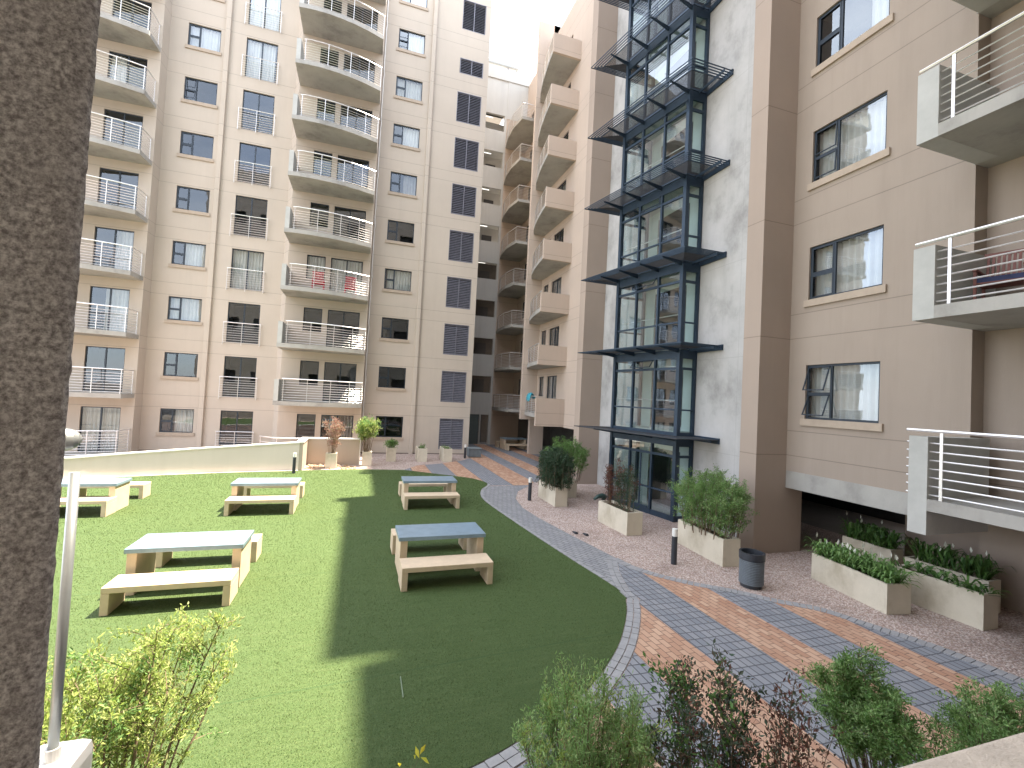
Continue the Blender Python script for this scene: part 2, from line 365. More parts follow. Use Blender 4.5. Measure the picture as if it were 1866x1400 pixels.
def window(F, a0, a1, z0, z1, parent, style='casement', curtain=None, cm=None, name='window', flip=False, openv=0.0, depth=-0.12, fw_=0.045, sill=True, gl=None):
    """frame part with pane, curtain and sill as sub-parts"""
    f = MB(); W = a1-a0; H = z1-z0; t = 0.05
    d0, d1 = depth, depth+t
    def fb(p, q, r_, s_): f.box(p, q, d0, d1, r_, s_, 0, F)
    fb(a0, a1, z0, z0+fw_); fb(a0, a1, z1-fw_, z1); fb(a0, a0+fw_, z0+fw_, z1-fw_); fb(a1-fw_, a1, z0+fw_, z1-fw_)
    if style == 'casement':
        am = a0+W*0.36 if not flip else a1-W*0.36
        f.box(am-fw_/2, am+fw_/2, d0, d1+0.003, z0+fw_, z1-fw_, 0, F)
        zz = z0+H*0.47
        l, r_ = (a0+fw_, am-fw_/2) if not flip else (am+fw_/2, a1-fw_)
        f.box(l, r_, d0, d1+0.006, zz-fw_*0.6, zz+fw_*0.6, 0, F)
        for (q0, q1) in ((z0+fw_, zz-fw_*0.6), (zz+fw_*0.6, z1-fw_)):   # sash frames
            k = 0.028; o = openv
            if o > 0:
                for (x0, x1, yy0, yy1) in ((l, r_, q0, q0+k), (l, r_, q1-k, q1), (l, l+k, q0, q1), (r_-k, r_, q0, q1)):
                    def P(a, z, dd): 
                        tt = (q1-z)/(q1-q0); return F.p(a, z+0.04*tt, d1+dd+o*tt)
                    f.hexa([P(x0, yy0, 0), P(x1, yy0, 0), P(x1, yy0, .02), P(x0, yy0, .02)], [P(x0, yy1, 0), P(x1, yy1, 0), P(x1, yy1, .02), P(x0, yy1, .02)])
            else:
                f.box(l, r_, d1, d1+0.012, q0, q0+k, 0, F); f.box(l, r_, d1, d1+0.012, q1-k, q1, 0, F)
                f.box(l, l+k, d1, d1+0.012, q0+k, q1-k, 0, F); f.box(r_-k, r_, d1, d1+0.012, q0+k, q1-k, 0, F)
    elif style == 'double':
        am = (a0+a1)/2; f.box(am-fw_*0.7, am+fw_*0.7, d0, d1+0.003, z0+fw_, z1-fw_, 0, F)
        zz = z0+H*0.76 if H > 1.6 else None
    fr = f.build(name, FRAME, parent)
    g = MB(); g.quad([F.p(a0+fw_/2, z0+fw_/2, d0+t/2), F.p(a1-fw_/2, z0+fw_/2, d0+t/2), F.p(a1-fw_/2, z1-fw_/2, d0+t/2), F.p(a0+fw_/2, z1-fw_/2, d0+t/2)])
    g.build('pane', gl or GLASS, fr)
    if curtain:
        c0, c1 = curtain
        c = curtain_mesh(F, a0+W*c0, a0+W*c1, z0+0.02, z1-0.02, depth-0.14); c.build('curtain', cm or CURT, fr, smooth=True)
    if sill:
        s_ = MB(); s_.box(a0-0.10, a1+0.08, -0.19, 0.055, z0-0.17, z0-0.002, 0, F); s_.build('sill', SILL, fr)
    return fr

def railing(path, zb, zt, nrail=8, post_at=None, parent=None, top_r=0.028, rr=0.013, name='railing', post=(0.045, 0.012), seg_posts=True, topover=0):
    """path: plan points, horizontal rails between posts"""
    mb = MB()
    P = [Vector((x, y, 0)) for x, y in path]
    mb.tube([p+Vector((0, 0, zt)) for p in P], top_r, 6)
    for i in range(nrail):
        z = zb+0.07+(zt-zb-0.13)*i/nrail
        mb.tube([p+Vector((0, 0, z)) for p in P], rr, 4)
    # posts by arc length
    L = [0]
    for p, q in zip(P, P[1:]): L.append(L[-1]+(q-p).length)
    for f in (post_at or (0.01, 0.33, 0.66, 0.99)):
        s_ = f*L[-1]
        for i in range(len(P)-1):
            if L[i] <= s_ <= L[i+1]+1e-6:
                t = (s_-L[i])/(L[i+1]-L[i]); q = P[i].lerp(P[i+1], t); d = (P[i+1]-P[i]).normalized()
                mb.bar(q+Vector((0, 0, zb-0.02)), q+Vector((0, 0, zt)), 0.045, 0.022); break
    return mb.build(name, STEEL, parent)
def balcony(poly, zb, zt, rail_path, zr, panel, parent, slabm=None, panelm=None, posts=None, nrail=8, label=None, zpanel=None):
    mb = MB(); mb.prism(poly, zb, zt); s_ = mb.build('balcony', slabm or CSLAB, parent)
    railing(rail_path, zt, zr, nrail, posts, s_)
    if panel:
        pb = MB(); z0_, z1_ = zpanel or (zt+0.002, zr-0.05); pb.prism(panel, z0_, z1_); pb.build('end_panel', panelm or LPAINT, s_)
    return s_
# ================================================================ ground
def sheet(name, polys, z, m, kind='structure'):
    bm = bmesh.new()
    for poly in polys:
        vs = [bm.verts.new((x, y, z)) for x, y in poly]; bm.faces.new(vs)
    bmesh.ops.triangulate(bm, faces=bm.faces); bmesh.ops.recalc_face_normals(bm, faces=bm.faces)
    for f in bm.faces:
        if f.normal.z < 0: f.normal_flip()
    me = bpy.data.meshes.new(name); bm.to_mesh(me); bm.free(); me.materials.append(m)
    o = bpy.data.objects.new(name, me); COL.objects.link(o); tag(o, kind=kind); return o
def clip_sheet(name, poly, ranges, z, m):
    bm = bmesh.new()
    for x0, x1 in ranges:
        b2 = bmesh.new(); b2.faces.new([b2.verts.new((x, y, z)) for x, y in poly]); bmesh.ops.triangulate(b2, faces=b2.faces)
        for co, no in (((x0, 0, 0), (-1, 0, 0)), ((x1, 0, 0), (1, 0, 0))):
            bmesh.ops.bisect_plane(b2, geom=b2.verts[:]+b2.edges[:]+b2.faces[:], plane_co=co, plane_no=no, clear_outer=True)
        mp = {v: bm.verts.new(v.co) for v in b2.verts}
        for f in b2.faces: bm.faces.new([mp[v] for v in f.verts])
        b2.free()
    for f in bm.faces:
        f.normal_update()
        if f.normal.z < 0: f.normal_flip()
    me = bpy.data.meshes.new(name); bm.to_mesh(me); bm.free(); me.materials.append(m)
    o = bpy.data.objects.new(name, me); COL.objects.link(o); tag(o, kind='structure'); return o
def smooth_path(pts, n=6):
    out = []; P = [Vector((*p, 0)) for p in pts]
    for i in range(len(P)-1):
        p0 = P[max(i-1, 0)]; p1 = P[i]; p2 = P[i+1]; p3 = P[min(i+2, len(P)-1)]
        for k in range(n):
            t = k/n; q = 0.5*((2*p1)+(-p0+p2)*t+(2*p0-5*p1+4*p2-p3)*t*t+(-p0+3*p1-3*p2+p3)*t*t*t); out.append((q.x, q.y))
    out.append(tuple(pts[-1])); return out
gm = simple('ground_earth', (0.22, 0.19, 0.16), 0.95, 0, 0.2, 0.5)
sheet('ground', [[(-300, -300), (300, -300), (300, 300), (-300, 300)]], -0.02, gm)
sheet('gravel_bed', [[(-16, 0.5), (14, 0.5), (14, 34), (-16, 34)]], -0.004, GRAV)
lawn_right = smooth_path([(2.0, 22.02), (3.46, 20.85), (4.62, 19.9), (5.12, 18.9), (5.02, 18.2), (4.55, 17.3), (4.22, 15.7), (4.40, 12.9), (4.68, 10.0), (4.92, 7.9), (4.78, 7.42), (4.43, 6.85), (3.88, 6.15), (3.32, 5.6), (2.77, 5.17), (2.1, 4.8), (1.3, 4.45), (0.4, 4.25), (-1.0, 4.15)], 5)
wall_path = smooth_path([(-15.5, 15.2), (-12.5, 18.1), (-9.4, 19.95), (-6.94, 20.85), (-4.6, 21.45), (-2.45, 21.82)], 6)
lawn_poly = wall_path + [(-0.3, 22.2)] + lawn_right + [(-1.0, 1.5), (-15.5, 1.5)]
lb = sheet('lawn', [lawn_poly], 0.016, TURF)
def turf_pile():
    rg = random.Random(77); vs = []; fs = []
    P = lawn_poly
    def inside(x, y):
        c = False; j = len(P)-1
        for i in range(len(P)):
            if (P[i][1] > y) != (P[j][1] > y) and x < (P[j][0]-P[i][0])*(y-P[i][1])/(P[j][1]-P[i][1])+P[i][0]: c = not c
            j = i
        return c
    n = 0
    while n < 230000:
        y = 3.2+18.6*rg.random()**1.7; x = rg.uniform(-0.62*y-0.6, min(5.3, 0.30*y+3.2))
        if not inside(x, y): continue
        if abs((y*math.cos(R(-5))+x*math.sin(R(-5))-6.05+1.85) % 3.7-1.85) < 0.014: continue
        n += 1
        a = rg.uniform(0, 3.14); w_ = 0.0018+0.0003*y; h = rg.uniform(0.008, 0.018)+0.0005*y; dx, dy = math.cos(a)*w_, math.sin(a)*w_; lx, ly = rg.uniform(-.012, .012), rg.uniform(-.012, .012)
        i = len(vs); vs += [(x-dx, y-dy, 0.014), (x+dx, y+dy, 0.014), (x+lx, y+ly, 0.014+h)]; fs.append((i, i+1, i+2))
    me = bpy.data.meshes.new('turf_pile'); me.from_pydata(vs, [], fs); me.materials.append(leafmat('turf_blades', [(0.056, 0.096, 0.028), (0.080, 0.124, 0.040), (0.112, 0.158, 0.052), (0.15, 0.185, 0.068), (0.070, 0.115, 0.036)], 0.25))
    o = bpy.data.objects.new('turf_pile', me); COL.objects.link(o); tag(o, 'short green pile of the artificial lawn', 'turf', kind='stuff')
turf_pile()
# loop path, plazas
path_poly = [p for p in lawn_right if 7.85 < p[1] < 18.2] + [(5.12, 8.1), (5.42, 8.75), (5.85, 9.5), (5.55, 11.4), (5.31, 13.2), (5.25, 14.49), (5.45, 15.8), (5.95, 17.0), (6.9, 18.2)]
sheet('paved_path', [path_poly], 0.003, PV_H)
up_poly = [(2.0, 22.04)] + [p for p in lawn_right if p[1] > 18.2] + [(6.9, 18.2), (7.2, 18.7), (8.9, 20.2), (10.4, 20.6), (15, 20.8), (15, 34), (6.4, 34), (6.4, 27.9), (6.1, 26.2), (5.4, 25.2), (4.2, 24.2), (2.8, 23.4)]
sheet('upper_paving', [up_poly], 0.002, PV_G)
clip_sheet('upper_paving_stripes', up_poly, [(2.4, 3.2), (4.2, 5.1), (6.15, 7.3), (8.1, 9.0), (9.9, 10.7)], 0.006, PV_B)
gravel_edge = smooth_path([(5.85, 9.5), (6.05, 8.75), (6.65, 7.98), (7.31, 7.42), (7.80, 6.88), (8.33, 6.4), (8.62, 5.72), (8.92, 5.01), (9.09, 4.02), (9.2, 2.5)], 4)
_le = [p for p in lawn_right if p[1] < 7.6]
_off = []
for i_, p_ in enumerate(_le):
    q0 = Vector((*_le[max(i_-1, 0)], 0)); q1 = Vector((*_le[min(i_+1, len(_le)-1)], 0)); d_ = (q1-q0).normalized()
    _off.append((p_[0]-d_.y*0.245, p_[1]+d_.x*0.245))
arc_out_s = smooth_path([(5.85, 9.5), (5.48, 8.8), (5.20, 8.05), (5.07, 7.6)], 5)[:-1] + _off
near_poly = arc_out_s[::-1] + gravel_edge[1:] + [(9.2, 1.2), (-1.0, 1.2)]
sheet('near_paving', [near_poly], 0.002, PV_G)
clip_sheet('near_paving_stripes', near_poly, [(2.2, 3.05), (3.97, 4.97), (5.92, 6.78), (7.6, 8.32)], 0.006, PV_B)
# border setts: individual blocks laid along the curves
def setts(name, path, width, off, bl=0.21, gap=0.012, rows=1):
    mb = MB(); P = [Vector((x, y, 0)) for x, y in path]; L = [0]
    for p, q in zip(P, P[1:]): L.append(L[-1]+(q-p).length)
    def at(s_):
        for i in range(len(P)-1):
            if s_ <= L[i+1] or i == len(P)-2:
                t = (s_-L[i])/max(1e-6, L[i+1]-L[i]); d = (P[i+1]-P[i]).normalized(); return P[i].lerp(P[i+1], t), Vector((d.y, -d.x, 0))
    for r_ in range(rows):
        s_ = 0.0; w0 = off+r_*(width+gap)
        while s_+bl < L[-1]:
            a, na = at(s_); b, nb = at(s_+bl-gap); h = 0.014+random.uniform(-0.003, 0.004)
            q = [a+na*w0, b+nb*w0, b+nb*(w0+width), a+na*(w0+width)]
            mb.hexa([v+Vector((0, 0, -0.03)) for v in q], [v+Vector((0, 0, h)) for v in q]); s_ += bl
    o = mb.build(name, PV_S); tag(o, kind='structure'); return o
setts('border_setts', arc_out_s, 0.105, 0.012, rows=2, bl=0.19)
le = [p for p in lawn_right if 7.85 < p[1] < 18.6]
setts('path_edge_setts', le, 0.10, -0.11, bl=0.2)
setts('gravel_edge_setts', gravel_edge, 0.20, -0.01, bl=0.115)

# ================================================================ left apartment building
FL = 2.89
YA = 27.94; YB = 27.2
A = empty('apartment_building', (-2, 30, 0), 'tall beige apartment block across the lawn with stacked curved balconies and louvred vents', 'building')
FA = Fr((0, YA, 0), (1, 0, 0), (0, -1, 0)); FBay = Fr((0, YB, 0), (1, 0, 0), (0, -1, 0))
ks = range(0, 10); ZT = 31.0
holesA = []; holesB = []
for k in ks:
    z = FL*k
    holesA.append((-9.76, -8.27, z+0.95, z+2.17)); holesA.append((-7.06, -5.53, z+0.02, z+2.17)); holesA.append((0.83, 2.37, z+0.95, z+2.17))
    if k == 0: holesA.append((4.53, 6.0, 0.30, 2.16))
    elif k == 8: holesA.append((4.55, 6.03, 23.57, 24.54))
    elif k == 9: holesA.append((4.57, 6.05, 26.38, 28.27))
    else: holesA.append((4.5, 6.03, z+0.27-0.01*k*0, z+2.16))
    for s_, hh in ((0, holesB), (1, holesB)):
        pass
    zd = z+0.86 if k == 0 else z+0.02
    holesB.append((-3.29, -2.35, z+0.86, z+2.17)); holesB.append((-2.07, -0.40, zd, z+2.17))
mb = MB()
wall_holes(mb, FA, -10.55, -4.55, -0.5, ZT, [h for h in holesA if h[0] < -4.6]); wall_holes(mb, FA, 0.04, 6.38, -0.5, ZT, [h for h in holesA if h[0] > 0])
wall_holes(mb, FBay, -4.22, 0.0, -0.5, ZT, holesB)
holesC = []
for k in ks:
    z = FL*k; holesC += [(-12.70, -11.12, z+0.02, z+2.17), (-14.2, -13.3, z+0.86, z+2.17)]
wall_holes(mb, FBay, -17.5, -10.58, -0.5, ZT, holesC)
mb.quad([(-4.55, YA, -0.5), (-4.22, YB, -0.5), (-4.22, YB, ZT), (-4.55, YA, ZT)])
mb.quad([(0, YB, -0.5), (0.04, YA, -0.5), (0.04, YA, ZT), (0, YB, ZT)])
mb.quad([(-10.58, YB, -0.5), (-10.55, YA, -0.5), (-10.55, YA, ZT), (-10.58, YB, ZT)])
mb.quad([(6.38, YA, -0.5), (6.38, 42, -0.5), (6.38, 42, ZT), (6.38, YA, ZT)])
mb.quad([(-17.5, 42, ZT), (6.38, 42, ZT), (6.38, YA, ZT), (-17.5, YA, ZT)])
mb.quad([(-17.5, YB, ZT), (0, YB, ZT), (0, YA, ZT), (-17.5, YA, ZT)])
mb.quad([(-17.5, YB, -0.5), (-17.5, 42, -0.5), (-17.5, 42, ZT), (-17.5, YB, ZT)])
mb.build('wall', [W_A, DARK], A)
# pilaster downpipe casings
for x0 in (-8.05, 2.78):
    p_ = MB(); p_.box(x0, x0+0.24, YA-0.16, YA+0.01, -0.1, ZT+0.1); p_.build('pipe_casing', W_A, A, bevel=0.03)
p_ = MB(); p_.tube([(0.10, YA-0.07, 1.2+i*0.3) if i % 10 else (0.13, YA-0.09, 1.2+i*0.3) for i in range(96)], 0.035, 8); p_.build('downpipe', WHITE, A, smooth=True)
p_ = MB(); p_.box(-17.5, 6.36, YA-0.012, YA+0.02, -0.12, 0.05, F=None)
p_.build('plinth', simple('plinth_dark', (0.16, 0.13, 0.11), 0.9), A)
rng = random.Random(3)
for k in ks:
    z = FL*k
    # windows left column: curtain states read off the photo, bottom to top
    cu = {0: (0.4, 1), 1: None, 2: (0, 1), 3: (0.3, 1), 4: None, 5: None, 6: None, 7: (0, 1), 8: (0, 1), 9: (0.4, 1)}[k]
    window(FA, -9.76, -8.27, z+0.95, z+2.17, A, curtain=cu, openv=(0.16 if k in (6,) else 0.0), cm=CURT)
    cu = {0: None, 1: None, 2: None, 3: (0.1, 1), 4: None, 5: (0.5, 1), 6: (0.35, 1), 7: (0.0, 1), 8: (0.35, 1), 9: (0.3, 1)}[k]
    window(FA, 0.83, 2.37, z+0.95, z+2.17, A, curtain=cu, openv=(0.14 if k == 8 else 0.0), cm=CURT if k != 5 else CURT2)
    # french windows behind juliet railings
    cu = {3: (0, 1), 7: (0.0, 0.9), 9: (0, 1), 8: (0, 1)}.get(k)
    window(FA, -7.06, -5.53, z+0.02, z+2.17, A, style='double', curtain=cu, name='french_window', sill=False)
    x0, x1, y0 = -7.2, -5.42, YA-0.13
    r_ = MB(); r_.tube([(x0, y0, z+1.07), (x1, y0, z+1.07)], 0.02, 6)
    for i in range(8): r_.tube([(x0, y0, z+0.02+i*0.125), (x1, y0, z+0.02+i*0.125)], 0.009, 4)
    for x in (x0+0.02, (x0+x1)/2, x1-0.02): r_.bar((x, y0, z-0.12), (x, y0, z+1.07), 0.04, 0.02)
    for x in (x0+0.02, x1-0.02):
        r_.bar((x, y0, z-0.02), (x, YA+0.01, z-0.02), 0.03, 0.03); r_.bar((x, y0, z+1.0), (x, YA+0.01, z+1.0), 0.03, 0.03)
    r_.build('juliet_railing', STEEL, A)
    # bay windows and doors
    cb = {3: (0.0, 1.0), 0: (0.25, 1.0)}.get(k)
    window(FBay, -3.29, -2.35, z+0.86, z+2.17, A, style='plain', sill=False, curtain=(0, 1) if k in (3,) else None)
    window(FBay, -2.07, -0.40, z+(0.86 if k == 0 else 0.02), z+2.17, A, style='double', curtain=cb, cm=CURT2 if k == 0 else CURT, name='balcony_door' if k else 'window', sill=False)
    cc = {0: (0, 1), 2: (0.35, 1), 3: (0.5, 1), 6: (0, .4), 7: None}.get(k)
    window(FBay, -12.70, -11.12, z+0.02, z+2.17, A, style='double', curtain=cc, name='balcony_door', sill=False)
    window(FBay, -14.2, -13.3, z+0.86, z+2.17, A, style='plain', sill=False)
    # louvred vents
    lz0, lz1 = (0.30, 2.16) if k == 0 else ((23.57, 24.54) if k == 8 else ((26.38, 28.27) if k == 9 else (z+0.27, z+2.16)))
    lx0, lx1 = (4.53, 6.0) if k == 0 else ((4.5, 6.03) if k < 8 else (4.57, 6.04))
    l = MB(); n = int((lz1-lz0)/0.105)
    for i in range(n):
        zz = lz0+0.05+(lz1-lz0-0.06)*i/n
        for (q0, q1) in ((lx0+0.03, (lx0+lx1)/2-0.02), ((lx0+lx1)/2+0.02, lx1-0.03)):
            l.hexa([FA.p(q0, zz, -0.02), FA.p(q1, zz, -0.02), FA.p(q1, zz+0.006, -0.02), FA.p(q0, zz+0.006, -0.02)],
                   [FA.p(q0, zz+0.07, -0.09), FA.p(q1, zz+0.07, -0.09), FA.p(q1, zz+0.076, -0.085), FA.p(q0, zz+0.076, -0.085)])
    fr = MB(); fr.box(lx0, lx0+0.04, -0.1, 0.006, lz0, lz1, 0, FA); fr.box(lx1-0.04, lx1, -0.1, 0.006, lz0, lz1, 0, FA)
    fr.box(lx0+0.04, lx1-0.04, -0.1, 0.006, lz0, lz0+0.04, 0, FA); fr.box(lx0+0.04, lx1-0.04, -0.1, 0.006, lz1-0.04, lz1, 0, FA); fr.box((lx0+lx1)/2-0.02, (lx0+lx1)/2+0.02, -0.1, 0.004, lz0+0.04, lz1-0.04, 0, FA)
    vo = fr.build('louvred_vent', LOUV, A); l.build('louvre_blades', LOUV, vo)
# balconies
outB = [(-4.20, 25.34), (-3.6, 25.27), (-2.9, 25.26), (-2.2, 25.33), (-1.5, 25.47), (-0.8, 25.68), (-0.03, 26.0)]
for k in range(1, 10):
    z = FL*(k-1)+2.66
    balcony([(-4.20, YB-0.002)]+outB+[(-0.03, YB-0.002)], z, z+0.21, [(x+(0.35 if i == 0 else 0), y+0.06) for i, (x, y) in enumerate(outB)], z+1.34,
            [(-4.19, 25.36), (-3.98, 25.33), (-3.98, YB-0.01), (-4.19, YB-0.01)], A, posts=(0.02, 0.3, 0.58, 0.82, 0.995))
outA = [(-15.2, 25.25), (-14.2, 25.27), (-13.2, 25.38), (-12.3, 25.55), (-11.4, 25.78), (-10.66, 26.0)]
for k in range(0, 10):
    z = FL*(k-1)+2.66
    zz = z if k else -0.2
    s_ = balcony([(-15.2, YB-0.002)]+outA+[(-10.62, YB-0.002)], zz, zz+0.21, [(x-(0.04 if i == len(outA)-1 else 0), y+0.06) for i, (x, y) in enumerate(outA)]+[(-10.7, YB-0.03)], zz+1.34,
            [(-15.19, 25.3), (-14.98, 25.3), (-14.98, YB-0.01), (-15.19, YB-0.01)], A, posts=(0.02, 0.2, 0.42, 0.62, 0.8, 0.99))
# stair gate railing at the foot of the bay
railing([(-4.6, 25.0), (-3.9, 24.3), (-2.6, 24.3)], 0.1, 1.15, 5, (0.02, 0.5, 0.98), A, name='stair_railing')

# ================================================================ walkway block
G = empty('walkway_building', (8, 35, 0), 'pale block in the far corner with open access walkways on every floor', 'building')
YG = 33.9; FG = Fr((0, YG, 0), (1, 0, 0), (0, -1, 0))
mb = MB(); hs = [(6.5, 8.5, 0.0, 2.25), (8.58, 9.2, 0, 2.25)]
for k in range(1, 9): hs.append((6.45, 9.24, FL*k+1.02, FL*k+2.27))
wall_holes(mb, FG, 6.38, 9.40, 0, 29.0, hs, rev=0.22, room=0)
mb.box(9.40, 11.6, YG-0.03, YG+0.25, 25.2, 29.0); mb.box(6.38, 11.6, YG-0.10, YG+0.0, 28.12, 29.02)
mb.quad([(6.38, YG, 29.0), (11.6, YG, 29.0), (11.6, 40, 29.0), (6.38, 40, 29.0)])
mb.quad([(11.6, YG, 25.2), (11.6, 40, 25.2), (11.6, 40, 29.0), (11.6, YG, 29.0)])
mb.build('wall', [W_G, DARK], G)
for k in range(0, 9):
    z = FL*k
    c = MB(); 
    c.box(6.4, 11.4, YG+0.25, YG+1.9, z-0.2 if k else -0.05, z)     # walkway floor
    c.box(6.4, 11.4, YG+1.9, YG+2.1, z, z+FL-0.2)
    c.build('walkway', W_G if k > 4 else DIM, G)  # lower storeys get the darkened plaster as painted shade
    d = MB(); d.box(8.35, 9.15, YG+1.83, YG+1.92, z+0.01, z+2.1); d.build('door', DOORB, G)
    if k >= 1:
        t = MB(); t.box(7.4, 8.5, YG+0.8, YG+0.85, z+2.42, z+2.46); t.build('tube_light', TUBE if k > 3 else WHITE, G)
p_ = MB(); p_.box(6.38, 10.7, 36.5, 41, 29.0, 31.2); p_.build('penthouse', W_G, G)
p_ = MB(); p_.box(6.2, 10.9, 36.3, 41, 31.2, 31.42); p_.build('penthouse_roof', simple('roof_sheet', (0.3, 0.32, 0.34), 0.5), G)
p_ = MB(); p_.tube([(10.0, 36.42, 29.0), (10.0, 36.42, 31.1)], 0.05, 6); p_.build('downpipe', LOUV, G)
p_ = MB(); p_.box(6.5, 8.45, YG+0.10, YG+0.16, 0.0, 2.25); p_.build('service_panel', simple('dark_green_panel', (0.10, 0.13, 0.13), 0.6), G)

# ================================================================ middle block with two balcony stacks
B = empty('apartment_building', (12, 27, 0), 'cream block on raised pillars with two stacks of curved balconies, beside the far corner', 'building')
XM = 10.6; FM = Fr((XM, 0, 0), (0, 1, 0), (-1, 0, 0)); FM2 = Fr((11.05, 0, 0), (0, 1, 0), (-1, 0, 0))
hM = []; hM2 = []
for k in range(1, 9):
    z = FL*k; hM += [(24.53, 26.03, z+0.05, z+2.15), (26.53, 27.33, z+0.92, z+2.15)]; hM2 += [(29.9, 31.4, z+0.03, z+2.15), (32.0, 32.8, z+0.9, z+2.15)]
mb = MB(); wall_holes(mb, FM, 18.6, 27.65, 2.13, 27.2, hM); wall_holes(mb, FM2, 27.9, YG, 2.4, 28.2, hM2)
mb.box(9.58, 11.05, 27.65, 27.9, 2.3, 28.2); mb.box(9.40, 11.6, YG, YG+0.25, 0, 28.12)
mb.quad([(XM, 18.6, 2.13), (XM, 27.65, 2.13), (15, 27.65, 2.13), (15, 18.6, 2.13)]); mb.quad([(11.05, 27.65, 2.4), (11.05, YG, 2.4), (15, YG, 2.4), (15, 27.65, 2.4)])
mb.quad([(XM, 18.6, 27.2), (XM, 27.65, 27.2), (15, 27.65, 27.2), (15, 18.6, 27.2)]); mb.quad([(11.05, 27.65, 28.2), (11.05, YG, 28.2), (15, YG, 28.2), (15, 27.65, 28.2)])
mb.quad([(15, 27.65, 27.2), (XM, 27.65, 27.2), (XM, 27.65, 28.2), (15, 27.65, 28.2)])
mb.build('wall', [W_M, DARK], B)
p_ = MB(); p_.box(10.54, 11.5, 28.45, 28.75, 0, 2.4); p_.build('pillar', W_M, B)
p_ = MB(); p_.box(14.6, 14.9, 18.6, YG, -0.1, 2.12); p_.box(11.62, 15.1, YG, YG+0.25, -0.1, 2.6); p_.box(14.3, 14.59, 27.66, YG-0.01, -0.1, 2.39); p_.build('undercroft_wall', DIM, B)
p_ = MB(); p_.box(15.0, 15.2, 18.4, YG+0.2, -0.1, 28.2); p_.box(11.7, 14.99, YG+0.3, YG+0.5, -0.1, 28.0); p_.build('rear_wall', W_M, B)
for k in range(1, 9):
    z = FL*k
    cu = {1: (0.15, 1), 5: (0.4, 1), 3: (0.1, 0.8)}.get(k)
    window(FM, 24.53, 26.03, z+0.05, z+2.15, B, style='double', curtain=cu, cm=CURT2, sill=False, name='balcony_door')
    window(FM, 26.53, 27.33, z+0.92, z+2.15, B, style='plain', curtain=cu, cm=CURT2, sill=False, openv=0)
    window(FM2, 29.9, 31.4, z+0.03, z+2.15, B, style='double', sill=False, name='balcony_door')
    window(FM2, 32.0, 32.8, z+0.9, z+2.15, B, style='plain', sill=False)
curve1 = [(8.93, 23.3), (9.0, 23.9), (9.1, 24.6), (9.28, 25.65), (9.56, 26.84), (9.85, 27.62)]
for k in range(1, 9):
    z = FL*(k-1)+2.62
    balcony([(XM-0.002, 23.29)]+curve1+[(XM-0.002, 27.62)], z, z+0.22, [(x+0.05, y+(0.15 if i == 0 else 0)) for i, (x, y) in enumerate(curve1)], z+1.15,
            [(8.925, 23.28), (XM-0.003, 23.28), (XM-0.003, 23.43), (8.925, 23.43)], B, posts=(0.03, 0.27, 0.5, 0.75, 0.99), panelm=W_M,
            zpanel=((2.16 if k == 1 else z-0.004), z+1.07))
    z2 = FL*(k-1)+2.66
    pl = [(9.42, YG-0.01), (9.2, 32.6), (9.17, 31.2), (9.38, 29.82), (11.04, 29.8)]
    balcony(pl+[(11.04, YG-0.01)], z2, z2+0.2, [(x+0.05, y+0.03) for x, y in pl], z2+1.15, None, B, posts=(0.01, 0.22, 0.45, 0.68, 0.99))

# ================================================================ stair tower section
T = empty('stair_tower', (10, 14, 0), 'glazed blue-framed stair bay on a raw concrete wall with slatted canopies at each floor', 'building')
XC = 10.1; FT = Fr((XC, 0, 0), (0, 1, 0), (-1, 0, 0))
mb = MB()
TH = [12.75, 14.9]
holesT = [(12.75, 14.7, 2.79*k+0.12, 2.79*k+2.42) for k in range(0, 9)]
wall_holes(mb, FT, 9.75, 18.35, -0.1, 26.0, holesT, rev=0.25, room=3.0, di=1)
mb.quad([(XC, 9.75, 26.0), (XC, 18.35, 26.0), (14, 18.35, 26.0), (14, 9.75, 26.0)])
mb.build('wall', [CONC, DOORB], T)
p_ = MB(); p_.box(14.0, 14.2, 9.3, 18.3, 2.3, 26.1); p_.build('rear_wall', CONC, T)
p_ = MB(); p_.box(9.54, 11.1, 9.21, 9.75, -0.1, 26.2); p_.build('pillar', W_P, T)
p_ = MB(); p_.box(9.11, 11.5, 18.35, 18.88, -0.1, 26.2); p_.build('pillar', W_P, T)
for (x0, x1, y0, y1) in ((9.52, 11.5, 9.19, 9.212), (9.10, 11.5, 18.33, 18.352)):
    pass
